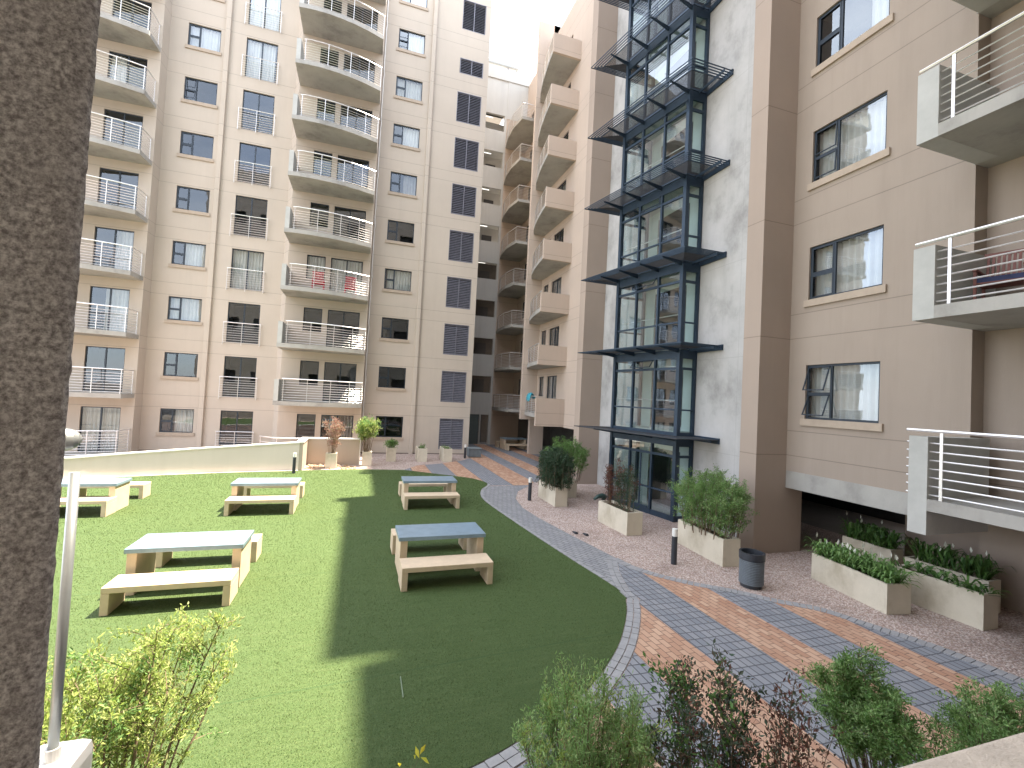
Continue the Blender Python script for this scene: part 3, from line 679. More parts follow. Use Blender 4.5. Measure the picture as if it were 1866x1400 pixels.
# bay geometry: trapezoid plan
def bx(y): return 9.44-0.18*(y-12.2)
YN, YF = 12.2, 15.27
nfront = Vector((-1, -0.18, 0)).normalized()
FBf = Fr((bx(YN), YN, 0), (-0.18, 1, 0), nfront); LB = math.hypot(0.18*(YF-YN), YF-YN)
FBs = Fr((bx(YN), YN, 0), (1, 0, 0), (0, -1, 0)); WS = XC-bx(YN)
FBn = Fr((bx(YF), YF, 0), (1, 0, 0), (0, 1, 0)); WN = XC-bx(YF)
SP = 2.79
for k in range(0, 9):
    zb = SP*k-0.14 if k else -0.1; zt = SP*k+2.62
    f = MB(); th = 0.07
    # corner posts
    f.box(-0.02, 0.11, -0.12, 0.03, zb, zt, 0, FBf); f.box(LB-0.12, LB, -0.12, 0.03, zb, zt, 0, FBf)
    f.box(WS-0.10, WS-0.01, -0.10, 0.01, zb, zt, 0, FBs); f.box(WN-0.10, WN-0.01, -0.10, 0.01, zb, zt, 0, FBn)
    zs = ((zb, zb+0.13), (SP*k+0.68, SP*k+0.73), (SP*k+1.98, SP*k+2.06), (SP*k+2.34, zt))
    if k == 0: zs = ((zb, 0.16), (0.85, 0.9), (1.98, 2.06), (2.34, zt))
    for (q0, q1) in zs:
        f.box(0.11, LB-0.12, -0.07, 0.0, q0, q1, 0, FBf); f.box(0.11, WS-0.10, -0.07, 0.0, q0, q1, 0, FBs); f.box(0.02, WN-0.10, -0.07, 0.0, q0, q1, 0, FBn)
    for i in (1, 2):
        a = LB*i/3
        f.box(a-0.035, a+0.035, -0.08, 0.012, zb+0.13, SP*k+2.34, 0, FBf)
    fo = f.build('bay_frame', BLUE, T)
    g = MB()
    for (F_, a1_) in ((FBf, LB), (FBs, WS), (FBn, WN)):
        g.quad([F_.p(0.03, zb+0.1, -0.035), F_.p(a1_-0.03, zb+0.1, -0.035), F_.p(a1_-0.03, SP*k+2.4, -0.035), F_.p(0.03, SP*k+2.4, -0.035)])
    g.build('pane', GLASSB, fo)
    # landing inside the bay and pale lining on the concrete
    s_ = MB(); s_.prism([(bx(YN)+0.16, YN+0.12), (bx(YF)+0.16, YF-0.12), (XC-0.01, YF-0.12), (XC-0.01, YN+0.12)], SP*k-0.16 if k else -0.1, SP*k+0.02)
    s_.build('landing', LOBBY, T)
    s_ = MB(); s_.box(XC-0.03, XC-0.004, 14.55, YF-0.14, SP*k+0.02, SP*k+2.4); s_.box(XC-0.03, XC-0.004, YN+0.14, 12.8, SP*k+0.02, SP*k+2.4)
    s_.box(XC-0.035, XC+0.0, 12.8, 14.55, SP*k+2.1, SP*k+2.4)
    s_.build('lobby_lining', LOBBY, T)
    if k:
        h = MB(); h.tube([FBf.p(0.15, SP*k+1.0, -0.2), FBf.p(LB-0.15, SP*k+1.0, -0.2)], 0.02, 6); h.build('handrail', STEEL, T)
        # top-hung vent sash, propped open on most floors
        i0 = 1 if k % 2 else (0 if k in (4, 8) else 1)
        o_ = 0.17 if k not in (3,) else 0.0
        v = MB(); a0_, a1_ = LB*i0/3+0.05, LB*(i0+1)/3-0.05; q0, q1 = SP*k+2.07, SP*k+2.33
        def PV(a, z, d): return FBf.p(a, z, 0.015+d+o_*(q1-z)/(q1-q0))
        for (p0, p1, r0, r1) in ((a0_, a1_, q0, q0+0.03), (a0_, a1_, q1-0.03, q1), (a0_, a0_+0.03, q0, q1), (a1_-0.03, a1_, q0, q1)):
            v.hexa([PV(p0, r0, 0), PV(p1, r0, 0), PV(p1, r0, .025), PV(p0, r0, .025)], [PV(p0, r1, 0), PV(p1, r1, 0), PV(p1, r1, .025), PV(p0, r1, .025)])
        v.build('vent_sash', BLUE, fo)
if True:
    # entrance door leaves at ground floor
    d = MB(); d.box(LB/3+0.06, LB*2/3-0.04, 0.005, 0.03, 0.17, 0.24, 0, FBf); d.box(LB*0.47, LB*0.49, 0.005, 0.03, 0.24, 1.97, 0, FBf)
    d.build('entrance_door', BLUE, T)
# canopies
def canopy(z, solid):
    xn, yn = 8.62, 11.1; yf = 16.0; xf = xn-0.18*(yf-yn)
    in_n = (bx(YN), YN); in_f = (bx(YF), YF)
    mb = MB(); t = 0.035
    def lerp(t_, ): return None
    # outer bars: L-shaped rails running round the bay, five lines
    N = 5
    for i in range(N):
        f_ = i*0.085/0.95
        a = Vector((xn, yn, z)).lerp(Vector((in_n[0], in_n[1], z)), f_); b = Vector((xf, yf, z)).lerp(Vector((in_f[0], in_f[1], z)), f_)
        e1 = Vector((XC-0.01, a.y, z)); e2 = Vector((XC-0.01, b.y, z))
        mb.bar(a, b, 0.022, 0.03); mb.bar(a, e1, 0.022, 0.03); mb.bar(b, e2, 0.022, 0.03)
    # brackets
    def br(p, q): 
        p = Vector(p); q = Vector(q); mb.hexa([p+Vector((0, -.02, -.03)), q+Vector((0, -.02, -.14)), q+Vector((0, .02, -.14)), p+Vector((0, .02, -.03))], [p+Vector((0, -.02, 0.01)), q+Vector((0, -.02, 0.01)), q+Vector((0, .02, 0.01)), p+Vector((0, .02, 0.01))])
    for i in range(4):
        tt = [0.02, 0.34, 0.66, 0.98][i]
        p = Vector((bx(YN), YN, z)).lerp(Vector((bx(YF), YF, z)), tt)
        q = p+nfront*0.86; br((q.x, q.y, z-0.02), (p.x, p.y, z-0.02))
    mb.box(XC-0.05, XC-0.005, yn-0.02, YN, z-0.12, z+0.05); mb.box(XC-0.05, XC-0.005, YF, yf, z-0.12, z+0.03)
    mb.bar((9.78, yn, z-0.05), (9.78, YN, z-0.05), 0.03, 0.08)
    co = mb.build('canopy', BLUE, T)
    # fine grille: narrow slats
    g = MB(); n = 14
    for i in range(n):
        f_ = 0.40+0.58*i/n
        a = Vector((xn, yn, z)).lerp(Vector((in_n[0], in_n[1], z)), f_); b = Vector((xf, yf, z)).lerp(Vector((in_f[0], in_f[1], z)), f_)
        e1 = Vector((XC-0.06, a.y, z)); e2 = Vector((XC-0.06, b.y, z))
        for p, q in ((a, b), (a, e1), (b, e2)): g.bar(p, q, 0.019 if not solid else 0.05, 0.012)
    if solid:
        for i in range(10):
            f_ = 0.0+0.42*i/10
            a = Vector((xn, yn, z+.005)).lerp(Vector((in_n[0], in_n[1], z)), f_); b = Vector((xf, yf, z+.005)).lerp(Vector((in_f[0], in_f[1], z)), f_)
            for p, q in ((a, b), (a, Vector((XC-0.06, a.y, z))), (b, Vector((XC-0.06, b.y, z)))): g.bar(p, q, 0.05, 0.02)
    g.build('grille', DARKC, co)
    l = MB(); l.tube([(9.25, 15.75, z-0.03), (9.25, 15.75, z-0.10)], 0.05, 12, r1=0.11); l.build('downlight', LAMPW, co)
p_ = MB(); p_.box(9.50, 14, 9.21, 18.88, 26.2, 26.45); p_.build('shading_roof', CSLAB, T)  # unseen slab, overhang and height shaped to set the lawn's shadow edge
for k in range(0, 8): canopy(2.67+SP*k, k == 0)

# ================================================================ near right building
N = empty('apartment_building', (12, 5, 0), 'nearest beige block on the right with curtained blue-framed windows and deep straight balconies', 'building')
XR = 10.53; FN = Fr((XR, 0, 0), (0, 1, 0), (-1, 0, 0)); XQ = 10.89; FQ = Fr((XQ, 0, 0), (0, 1, 0), (-1, 0, 0))
S = XR/11.35
def zc(z): return 3.6+(z-3.6)*S
wy0, wy1 = 7.53*S, 9.41*S
hN = []
for k in range(-1, 8):
    zz = 3.6+(3.45-3.6)*S+2.98*k
    if zz < 2: continue
    hN.append((wy0, wy1, zz, zz+1.34))
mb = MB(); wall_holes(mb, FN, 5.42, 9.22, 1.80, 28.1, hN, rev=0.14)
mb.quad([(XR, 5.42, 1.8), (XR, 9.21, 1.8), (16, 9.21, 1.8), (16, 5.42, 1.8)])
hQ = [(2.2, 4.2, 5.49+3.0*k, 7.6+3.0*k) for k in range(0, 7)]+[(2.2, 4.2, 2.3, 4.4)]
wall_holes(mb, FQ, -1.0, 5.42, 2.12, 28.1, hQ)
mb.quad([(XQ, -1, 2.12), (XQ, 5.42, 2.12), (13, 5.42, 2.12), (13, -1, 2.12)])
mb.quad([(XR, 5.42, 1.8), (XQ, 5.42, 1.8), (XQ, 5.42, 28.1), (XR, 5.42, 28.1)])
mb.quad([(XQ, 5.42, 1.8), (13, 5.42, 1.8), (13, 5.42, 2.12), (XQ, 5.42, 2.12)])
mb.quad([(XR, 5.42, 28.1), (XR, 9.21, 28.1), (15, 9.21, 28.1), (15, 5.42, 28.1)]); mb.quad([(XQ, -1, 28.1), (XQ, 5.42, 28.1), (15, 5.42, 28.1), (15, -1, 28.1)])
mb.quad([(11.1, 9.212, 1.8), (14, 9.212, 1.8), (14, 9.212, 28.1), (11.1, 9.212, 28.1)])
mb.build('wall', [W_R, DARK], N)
p_ = MB(); p_.box(XR-0.006, XR+0.25, 5.43, 9.20, 1.66, 2.10); p_.build('beam', CSLAB, N)
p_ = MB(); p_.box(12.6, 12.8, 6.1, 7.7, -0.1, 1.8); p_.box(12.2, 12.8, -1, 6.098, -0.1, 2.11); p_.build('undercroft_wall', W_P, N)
p_ = MB(); p_.box(17.8, 18, 5, 16, -0.1, 2.2); p_.box(11.1, 17.8, 15.8, 16, -0.1, 2.2); p_.box(11.0, 11.1, 9.76, 15.8, -0.1, 2.2); p_.box(12.8, 17.8, 5.0, 5.2, -0.1, 2.2); p_.box(11.1, 18, 9.22, 16, 1.81, 2.0); p_.build('parking_wall', DARK, N)  # near-black colour stands in for the undercroft's deep shade
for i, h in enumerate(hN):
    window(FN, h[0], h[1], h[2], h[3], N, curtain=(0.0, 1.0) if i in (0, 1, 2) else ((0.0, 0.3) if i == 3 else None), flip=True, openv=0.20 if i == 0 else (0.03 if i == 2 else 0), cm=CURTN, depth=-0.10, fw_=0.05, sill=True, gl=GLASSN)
for i, h in enumerate(hQ): window(FQ, h[0], h[1], h[2], h[3], N, style='double', curtain=(0, 0.5), name='balcony_door', sill=False)
for i, (zb, zt) in enumerate(((5.28, 5.49), (8.35, 8.56), (11.22, 11.43), (14.3, 14.5), (17.3, 17.5), (20.3, 20.5), (23.3, 23.5))):
    balcony([(8.91, 5.40), (10.51, 5.40), (10.51, 5.44), (XQ-0.002, 5.41), (XQ-0.002, 0.4), (8.91, 0.4)], zb, zt, [(8.97, 5.42), (8.97, 3.9), (8.97, 2.3), (8.97, 0.5)], zt+1.11,
            [(8.909, 5.10), (8.909, 5.415), (XR-0.01, 5.415), (XR-0.01, 5.10)], N, posts=(0.10, 0.4, 0.7, 0.99), nrail=7, zpanel=(zb-0.003, zt+1.02))
balcony([(8.91, 5.40), (10.51, 5.40), (XQ-0.002, 5.41), (XQ-0.002, 0.4), (8.91, 0.4)], 2.10, 2.29, [(8.97, 5.48), (8.97, 3.9), (8.97, 2.3), (8.97, 0.5)], 3.41,
        [(8.909, 5.14), (8.909, 5.415), (XR-0.01, 5.415), (XR-0.01, 5.14)], N, posts=(0.10, 0.4, 0.7, 0.99), nrail=7, zpanel=(1.70, 3.31))
p_ = MB(); p_.box(15.0, 15.2, -1, 9.2, 2.3, 28.0); p_.build('rear_wall', W_R, N)
# overhanging slab, unseen, added with the topmost balcony to shade the sill
p_ = MB(); p_.box(8.9, 15, -1, 5.41, 28.12, 28.35); p_.build('shading_roof', CSLAB, N)

# ================================================================ camera's own building
V = empty('apartment_building', (0, -3, 0), 'roughcast wall edge and pale window sill of the building the view is taken from', 'building')
mb = MB(); FV = Fr((0, -0.6, 0), (1, 0, 0), (0, 1, 0)); hV = []
for k in range(0, 9):
    for x in range(-15, 12, 3): 
        if not (k == 1 and x == 0): hV.append((x+0.2, x+1.8, FL*k+0.9, FL*k+2.2))
wall_holes(mb, FV, -17, 13, 0, 27, hV, rev=0.15, room=0.8); mb.quad([(-17, -0.6, 27), (13, -0.6, 27), (13, -12, 27), (-17, -12, 27)])
mb.build('wall', [W_A, DARK], V)
e = Vector((-0.4317, 0.9019, 0)).normalized(); pe = e*0.74; lf = Vector((-0.985, -0.17, 0)); bk = Vector((-0.62, 0.78, 0)).normalized()
from mathutils import noise as mnoise
prof = [pe+lf*0.95, pe+lf*0.85]+[pe+lf*(0.85-0.009*i) for i in range(1, 93)]+[pe+lf*0.018+bk*0.002, pe+lf*0.009+bk*0.006, pe+bk*0.016, pe+bk*0.03, pe+bk*0.05, pe+bk*0.3, pe+lf*0.9+bk*0.3]
vs = []; fs = []; zs = [1.5, 2.4]+[2.4+0.009*i for i in range(1, 290)]+[6.0]; nP = len(prof)
for z in zs:
    for p in prof:
        q = Vector((p.x, p.y, z)); d = mnoise.noise(q*90)*0.0016+mnoise.noise(q*40)*0.0008+mnoise.noise(q*190)*0.0014; q = q-e*d+Vector((e.y, -e.x, 0))*d*0.6
        vs.append(tuple(q))
for j in range(len(zs)-1):
    for i in range(nP-1): k = j*nP+i; fs.append((k, k+1, k+1+nP, k+nP))
pier = MB(); pier.v = vs; pier.f = fs; pier.m = [0]*len(fs); pier.build('roughcast_pier', ROUGHC, V, smooth=True)
mb = MB(); mb.box(-1.35, 1.05, -0.59, 1.03, 5.98, 6.2); mb.build('shade_slab', CSLAB, V)  # unseen slab overhead, added to keep the sun off the pier
mb = MB(); mb.box(0.3, 2.6, -0.6, 0.515, 2.55, 3.05); mb.build('window_sill', simple('sill_concrete', (0.58, 0.50, 0.42), 0.9, 0, 0.14, 14, 0.6, 0.006), V, bevel=0.008)

# ================================================================ low walls
mb = MB()
inner = wall_path; n = len(inner)
P = [Vector((x, y, 0)) for x, y in inner]
outp = []; hts = []
for i, p in enumerate(P):
    d = (P[min(i+1, n-1)]-P[max(i-1, 0)]).normalized(); outp.append(p+Vector((-d.y, d.x, 0))*0.24)
    t = max(0, min(1, (p.x+9.5)/7.0)); hts.append(0.72+0.46*t)
for i in range(n-1):
    a, b, c, d = P[i], P[i+1], outp[i+1], outp[i]
    mb.hexa([v+Vector((0, 0, -0.3)) for v in (a, b, c, d)], [a+Vector((0, 0, hts[i])), b+Vector((0, 0, hts[i+1])), c+Vector((0, 0, hts[i+1])), d+Vector((0, 0, hts[i]))])
W1 = empty('garden_wall', (-6, 21, 0), 'long curved cream garden wall with white coping behind the sunny lawn', 'wall')
mb.build('wall_body', W_L, W1)
mb = MB()
for i in range(n-1):
    def off(p, q, k): return p+(p-q).normalized()*k
    a, b, c, d = off(P[i], outp[i], .03), off(P[i+1], outp[i+1], .03), off(outp[i+1], P[i+1], .03), off(outp[i], P[i], .03)
    z0_, z1_ = hts[i]+0.002, hts[i+1]+0.002
    mb.hexa([a+Vector((0, 0, z0_)), b+Vector((0, 0, z1_)), c+Vector((0, 0, z1_)), d+Vector((0, 0, z0_))], [a+Vector((0, 0, z0_+.05)), b+Vector((0, 0, z1_+.05)), c+Vector((0, 0, z1_+.05)), d+Vector((0, 0, z0_+.05))])
mb.build('coping', WHITE, W1)
mb = MB()
for i in range(n-1):
    a, b = P[i], P[i+1]; k = (a-outp[i]).normalized()*0.16
    mb.hexa([a+Vector((0,0,-.05)), b+Vector((0,0,-.05)), b+k+Vector((0,0,-.05)), a+k+Vector((0,0,-.05))], [a+Vector((0,0,.035)), b+Vector((0,0,.035)), b+k+Vector((0,0,.035)), a+k+Vector((0,0,.035))])
mb.build('kerb', PLANTC, W1)
W2 = empty('garden_wall', (-1.3, 24, 0), 'short straight brown garden wall with pale coping behind the two tall potted shrubs', 'wall')
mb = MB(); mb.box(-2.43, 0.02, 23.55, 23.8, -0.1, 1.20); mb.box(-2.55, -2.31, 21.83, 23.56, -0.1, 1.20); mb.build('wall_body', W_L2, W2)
mb = MB(); mb.box(-2.28, 0.05, 23.52, 23.83, 1.202, 1.26); mb.box(-2.58, -2.28, 21.80, 23.83, 1.202, 1.26); mb.box(0.022, 0.06, 23.53, 23.82, 0.0, 1.20); mb.build('coping', WHITE, W2)
# rubble strip between lawn and short wall
mb = MB()
for i in range(170):
    x = random.uniform(-2.25, -0.1); y = random.uniform(22.3, 23.4); s_ = random.uniform(0.03, 0.09); h = s_*random.uniform(.4, .9)
    a = random.random()*3; pts = [Vector((x+math.cos(a+j*1.26)*s_*random.uniform(.7, 1.1), y+math.sin(a+j*1.26)*s_*random.uniform(.7, 1.1), 0)) for j in range(5)]
    mb.hexa(pts, [p.lerp(Vector((x, y, 0)), 0.35)+Vector((0, 0, h)) for p in pts])
tag(mb.build('rubble_stones', simple('rubble', (0.42, 0.30, 0.21), 0.9, 0, 0.35, 5)), 'loose brown stones in front of the short garden wall', 'stones', kind='stuff')

# ================================================================ picnic sets
def make_bench():
    r_ = empty('bench', (0, 0, 0))
    m_ = MB(); m_.box(-0.86, 0.86, -0.27, 0.27, 0.33, 0.42); m_.build('seat', BENCHM, r_, bevel=0.008)
    for s_ in (-1, 1):
        m_ = MB(); x = s_*0.86; x2 = s_*0.75; 
        m_.box(min(x, x2), max(x, x2), -0.268, 0.268, 0.0, 0.329); m_.build('leg', BENCHM, r_, bevel=0.008)
    return r_
def make_table():
    r_ = empty('picnic_table', (0, 0, 0))
    m_ = MB(); m_.box(-0.87, 0.87, -0.44, 0.44, 0.70, 0.775); m_.build('table_top', TOPM, r_, bevel=0.006)
    for s_ in (-1, 1):
        m_ = MB(); x, x2 = s_*0.84, s_*0.70
        m_.box(min(x, x2), max(x, x2), -0.41, 0.41, 0.0, 0.698); m_.build('leg', BENCHM, r_, bevel=0.008)
    return r_
TB, BN = make_table(), make_bench(); first = [True, True]
def picnic(x, y, rz, lt, lf_, lb_, back=1.08, front=-0.82):
    t = TB if first[0] else copy_tree(TB); first[0] = False
    t.location = (x, y, 0.016); t.rotation_euler = (0, 0, rz); tag(t, lt, 'picnic table', 'slate topped picnic tables')
    for d, lab in ((front, lf_), (back, lb_)):
        if lab is None: continue
        b_ = BN if first[1] else copy_tree(BN); first[1] = False
        b_.location = (x+math.sin(-rz)*d, y+math.cos(rz)*d, 0.016); b_.rotation_euler = (0, 0, rz); tag(b_, lab, 'bench', 'benches beside the picnic tables')
picnic(-2.71, 9.66, 0.005, 'large sunlit picnic table in the left foreground with glaring slate top', 'nearest sunlit bench at the left, partly behind the bright lime shrub', 'bench end showing behind the right end of the left foreground table', back=1.14, front=-0.86)
picnic(1.70, 9.66, 0.02, 'shaded picnic table nearest the middle of the lawn with blue grey top', 'pale bench in front of the nearest shaded table', 'bench mostly hidden behind the nearest shaded table', back=1.18, front=-0.82)
picnic(2.27, 15.5, 0.0, 'smaller looking shaded picnic table farther back, near the curved path', 'bench in front of the farther shaded table near the path', 'bench mostly hidden behind the farther shaded table', back=1.15, front=-0.75)
picnic(-2.52, 15.3, 0.0, 'sunlit picnic table in the back row, between the curved wall and the foreground table', 'bench in front of the sunlit back row table', 'bench behind the sunlit back row table by the lamp post', back=1.35, front=-0.72)
picnic(-6.95, 15.4, 0.0, 'sunlit picnic table at the far left, cut off by the roughcast pier', 'bench at the far left in front of the cut off table', 'bench end showing past the far left table near the curved wall', back=1.5, front=-0.60)
picnic(10.35, 31.2, 0.1, 'shaded picnic table under the raised cream block', 'bench in front of the table under the raised block', 'bench behind the table under the raised block', back=1.0, front=-0.85)

# ================================================================ foliage
def leaves(name, pts, size, M, parent=None, aspect=0.4, fold=0.25, upb=0.2, rnd=None):
    rg = rnd or random
    vs = []; fs = []
    for (p, dirn) in pts:
        L = size*rg.uniform(0.6, 1.35); wd = L*aspect*rg.uniform(.8, 1.2)
        d = (Vector(dirn)*0.6+Vector((rg.uniform(-1, 1), rg.uniform(-1, 1), rg.uniform(-0.7, 1)+upb))).normalized()
        s_ = d.cross(Vector((rg.uniform(-1, 1), rg.uniform(-1, 1), rg.uniform(-1, 1)))).normalized()
        nn = d.cross(s_); i = len(vs)
        a = p; b = p+d*L; mm = p+d*L*0.5
        vs += [tuple(a), tuple(mm+s_*wd/2+nn*wd*fold), tuple(b), tuple(mm-s_*wd/2+nn*wd*fold)]
        fs.append((i, i+1, i+2)); fs.append((i, i+2, i+3))
    me = bpy.data.meshes.new(name); me.from_pydata(vs, [], fs); me.materials.append(M); me.update()
    o = bpy.data.objects.new(name, me); COL.objects.link(o)
    if parent is not None: o.parent = parent; me.transform(world_of(parent).inverted())
    return o
def shrub(name, base, box_r, height, stems, n, lsize, M, label, group=None, lean=(0, 0), spread=1.0, seed=1, stem_r=0.012, start=0.35, asp=0.4, M2=None, frac2=0.0, cat='shrub', twigs=7, tw_len=0.35, basew=0.3, fill=0.6, up_tw=0.5):
    """stems fan from the base, side twigs carry the leaves"""
    rg = random.Random(seed)
    r_ = empty(name, base, label, cat, group)
    st = MB(); anchors = []
    B0 = Vector(base)
    for i in range(stems):
        a = rg.uniform(0, 2*math.pi); rr = math.sqrt(rg.random())
        tip = B0+Vector((math.cos(a)*box_r[0]*rr*spread+lean[0], math.sin(a)*box_r[1]*rr*spread+lean[1], height*rg.uniform(0.72, 1.0)*(1-0.25*rr*rr)))
        b0 = B0+Vector((math.cos(a)*box_r[0]*basew*rr, math.sin(a)*box_r[1]*basew*rr, 0))
        c = b0.lerp(tip, 0.5)+Vector((rg.uniform(-.1, .1)*box_r[0], rg.uniform(-.1, .1)*box_r[1], height*0.08))
        pts = []
        for k in range(7):
            t = k/6; pts.append((b0*(1-t)**2+c*2*t*(1-t)+tip*t*t)+Vector((rg.uniform(-1, 1), rg.uniform(-1, 1), 0))*0.012*height)
        st.tube(pts, stem_r*rg.uniform(.7, 1.3), 5, r1=stem_r*0.25, caps=False)
        for k in range(twigs):
            t = start+(1-start)*(k+rg.random())/twigs; t = min(t, 0.99); j = min(5, int(t*6)); p = pts[j].lerp(pts[j+1], t*6-j)
            d = Vector((rg.uniform(-1, 1), rg.uniform(-1, 1), rg.uniform(-0.1, 1)*up_tw*2)).normalized()
            L = tw_len*rg.uniform(.5, 1.2); q = p+d*L*Vector((box_r[0], box_r[1], 1)).length*0.6
            st.tube([p, p.lerp(q, .5)+Vector((0, 0, 0.02)), q], stem_r*0.3, 3, r1=stem_r*0.12, caps=False)
            anchors.append((p, q))
        anchors.append((pts[4], pts[6])); anchors.append((pts[5], pts[6]))
    st.build('stems', BARK, r_)
    P1 = []; P2 = []
    blobs = [rg.random() for _ in anchors]
    for i in range(n):
        ai = rg.randrange(len(anchors)); p, q = anchors[ai]
        t = rg.random()**fill; pos = p.lerp(q, t)+Vector((rg.gauss(0, 1), rg.gauss(0, 1), rg.gauss(0, 1)))*lsize*0.7
        (P2 if blobs[ai] < frac2 else P1).append((pos, (q-p).normalized()))
    leaves('foliage', P1, lsize, M, r_, asp, rnd=rg)
    if P2: leaves('foliage', P2, lsize, M2, r_, asp, rnd=rg)
    return r_
# ================================================================ planters
def planter(cx, cy, L, W, H, rz, label, group='long concrete planters', plant_soil=True, taper=0.0):
    r_ = empty('planter', (cx, cy, 0), label, 'planter', group, rz)
    t = 0.05; m_ = MB(); Mx = Matrix.Translation((cx, cy, 0)) @ Matrix.Rotation(rz, 4, 'Z')
    def q(x, y, z): return Mx @ Vector((x, y, z))
    k = taper
    o0 = [(-W/2+k, -L/2+k), (W/2-k, -L/2+k), (W/2-k, L/2-k), (-W/2+k, L/2-k)]; o1 = [(-W/2, -L/2), (W/2, -L/2), (W/2, L/2), (-W/2, L/2)]
    i1 = [(-W/2+t, -L/2+t), (W/2-t, -L/2+t), (W/2-t, L/2-t), (-W/2+t, L/2-t)]
    for j in range(4):
        a, b = j, (j+1) % 4
        m_.quad([q(*o0[a], 0), q(*o0[b], 0), q(*o1[b], H), q(*o1[a], H)]); m_.quad([q(*o1[a], H), q(*o1[b], H), q(*i1[b], H), q(*i1[a], H)])
        m_.quad([q(*i1[a], H), q(*i1[b], H), q(*i1[b], H-0.12), q(*i1[a], H-0.12)])
    m_.build('box', PLANTC, r_)
    s_ = MB(); s_.hexa([q(*p, H-0.12) for p in i1], [q(*p, H-0.07) for p in i1]); s_.build('soil', SOIL, r_)
    return r_
def orient(ax, ay, bx_, by): return math.atan2(by-ay, bx_-ax)-math.pi/2
def planter2(near, far, W, H, label, **kw):
    """near/far: bottom corners of the long face turned to the lawn; body lies to the right"""
    d = (Vector((*far, 0))-Vector((*near, 0))); L = d.length; d.normalize(); n_ = Vector((d.y, -d.x, 0))
    c = (Vector((*near, 0))+Vector((*far, 0)))/2+n_*W/2
    o = planter(c.x, c.y, L, W, H, math.atan2(d.y, d.x)-math.pi/2, label, **kw); return c, d, n_, L
pA = planter2((8.02, 8.58), (8.16, 10.35), 0.46, 0.62, 'stained concrete planter with a broad green bush in front of the raw concrete wall')
pB = planter2((7.08, 11.08), (7.02, 12.60), 0.50, 0.62, 'concrete planter with a reddish shrub in front of the tower entrance')
pC = planter2((6.40, 14.45), (6.41, 16.05), 0.45, 0.64, 'concrete planter with a dense dark hedge beside the lamp post')
pD = planter2((7.42, 15.75), (7.40, 16.9), 0.42, 0.66, 'concrete planter half hidden behind the dense dark hedge')
pP1 = planter2((9.32, 5.96), (9.58, 7.66), 0.52, 0.55, 'pale concrete planter overflowing with white flowered lilies')
pP2 = planter2((10.42, 5.13), (10.40, 6.55), 0.42, 0.62, 'pale concrete planter with sparse low plants, right of the lily planter')
pP3 = planter2((11.35, 5.52), (11.30, 6.9), 0.40, 0.62, 'shaded concrete planter at the mouth of the undercroft, behind two others')
pP4 = planter2((11.5, 7.3), (11.5, 8.4), 0.40, 0.62, 'shaded concrete planter deepest inside the undercroft')
def pot(x0, x1, y, D, H, label): return planter((x0+x1)/2, y+D/2, D, x1-x0, H, 0, label, group='square concrete pots', taper=0.0)
pot(-1.42, -0.95, 22.42, 0.5, 0.68, 'sunlit square pot holding a tall pinkish shrub')
pot(0.16, 0.60, 23.18, 0.46, 0.67, 'square pot holding a tall bright green shrub')
pot(1.36, 1.83, 24.7, 0.46, 0.70, 'square pot with a low bright green plant, left of the two open topped pots')
pot(2.96, 3.44, 24.65, 1.3, 0.70, 'long pot with little growth between the downpipe and the corner, left one of two alike')
pot(4.30, 4.78, 24.68, 1.3, 0.70, 'long pot with little growth nearest the building corner, right one of two alike')
# planted shrubs
def inplanter(pl, H, f=0.0): c, d, n_, L = pl; return (c.x+d.x*f*L, c.y+d.y*f*L, H-0.08)
G1 = 'shrubs in the concrete planters'
shrub('shrub', inplanter(pA, 0.62, -0.02), (0.64, 1.20), 1.52, 70, 34000, 0.042, L_MID, 'broad feathery green bush in front of the raw concrete wall', G1, seed=11, start=0.12, stem_r=0.010, spread=0.95, basew=0.7, twigs=10, tw_len=0.30, M2=L_SOFT, frac2=0.4, fill=0.6)
shrub('shrub', inplanter(pB, 0.62, 0.22), (0.26, 0.38), 1.45, 15, 2600, 0.045, L_RED, 'thin dark red shrub in front of the tower entrance', G1, seed=12, start=0.1, stem_r=0.007, basew=0.6, twigs=7, tw_len=0.25)
shrub('shrub', inplanter(pB, 0.62, -0.25), (0.30, 0.38), 1.35, 14, 2600, 0.05, L_DARK, 'loose dark green shrub sharing a planter with the red one', G1, seed=13, start=0.05, stem_r=0.007, basew=0.6, twigs=7, tw_len=0.28, M2=L_RED, frac2=0.2)
shrub('hedge_shrub', inplanter(pC, 0.64, -0.05), (0.58, 1.12), 1.40, 90, 26000, 0.045, L_DARK, 'dense dark clipped hedge in the planter by the lamp post', G1, seed=14, start=0.05, stem_r=0.008, basew=0.9, spread=0.9, twigs=10, tw_len=0.16, asp=0.6, fill=0.7)
shrub('shrub', inplanter(pD, 0.66, 0), (0.70, 1.05), 1.62, 44, 12000, 0.055, L_MID, 'light green bush rising behind the dense dark hedge', G1, seed=15, start=0.3, stem_r=0.008, basew=0.7, twigs=9, tw_len=0.2)
shrub('shrub', (-1.2, 22.66, 0.6), (0.48, 0.42), 1.75, 16, 2600, 0.075, L_PINK, 'tall pinkish red leaved shrub in a sunlit square pot', 'potted shrubs', seed=21, start=0.25, stem_r=0.010, basew=0.3, twigs=8, tw_len=0.28)
shrub('shrub', (0.38, 23.4, 0.6), (0.62, 0.5), 1.85, 26, 4800, 0.085, L_LIME, 'tall bright green shrub in a pot at the end of the short wall', 'potted shrubs', seed=22, start=0.45, stem_r=0.010, basew=0.25, twigs=8, tw_len=0.26, M2=L_MID, frac2=0.35)
shrub('pot_plant', (1.6, 24.93, 0.62), (0.28, 0.25), 0.42, 12, 700, 0.09, L_MID, 'low bright green plant in the square pot by the window', 'potted shrubs', seed=23, start=0.1, stem_r=0.005, cat='plant', twigs=4)
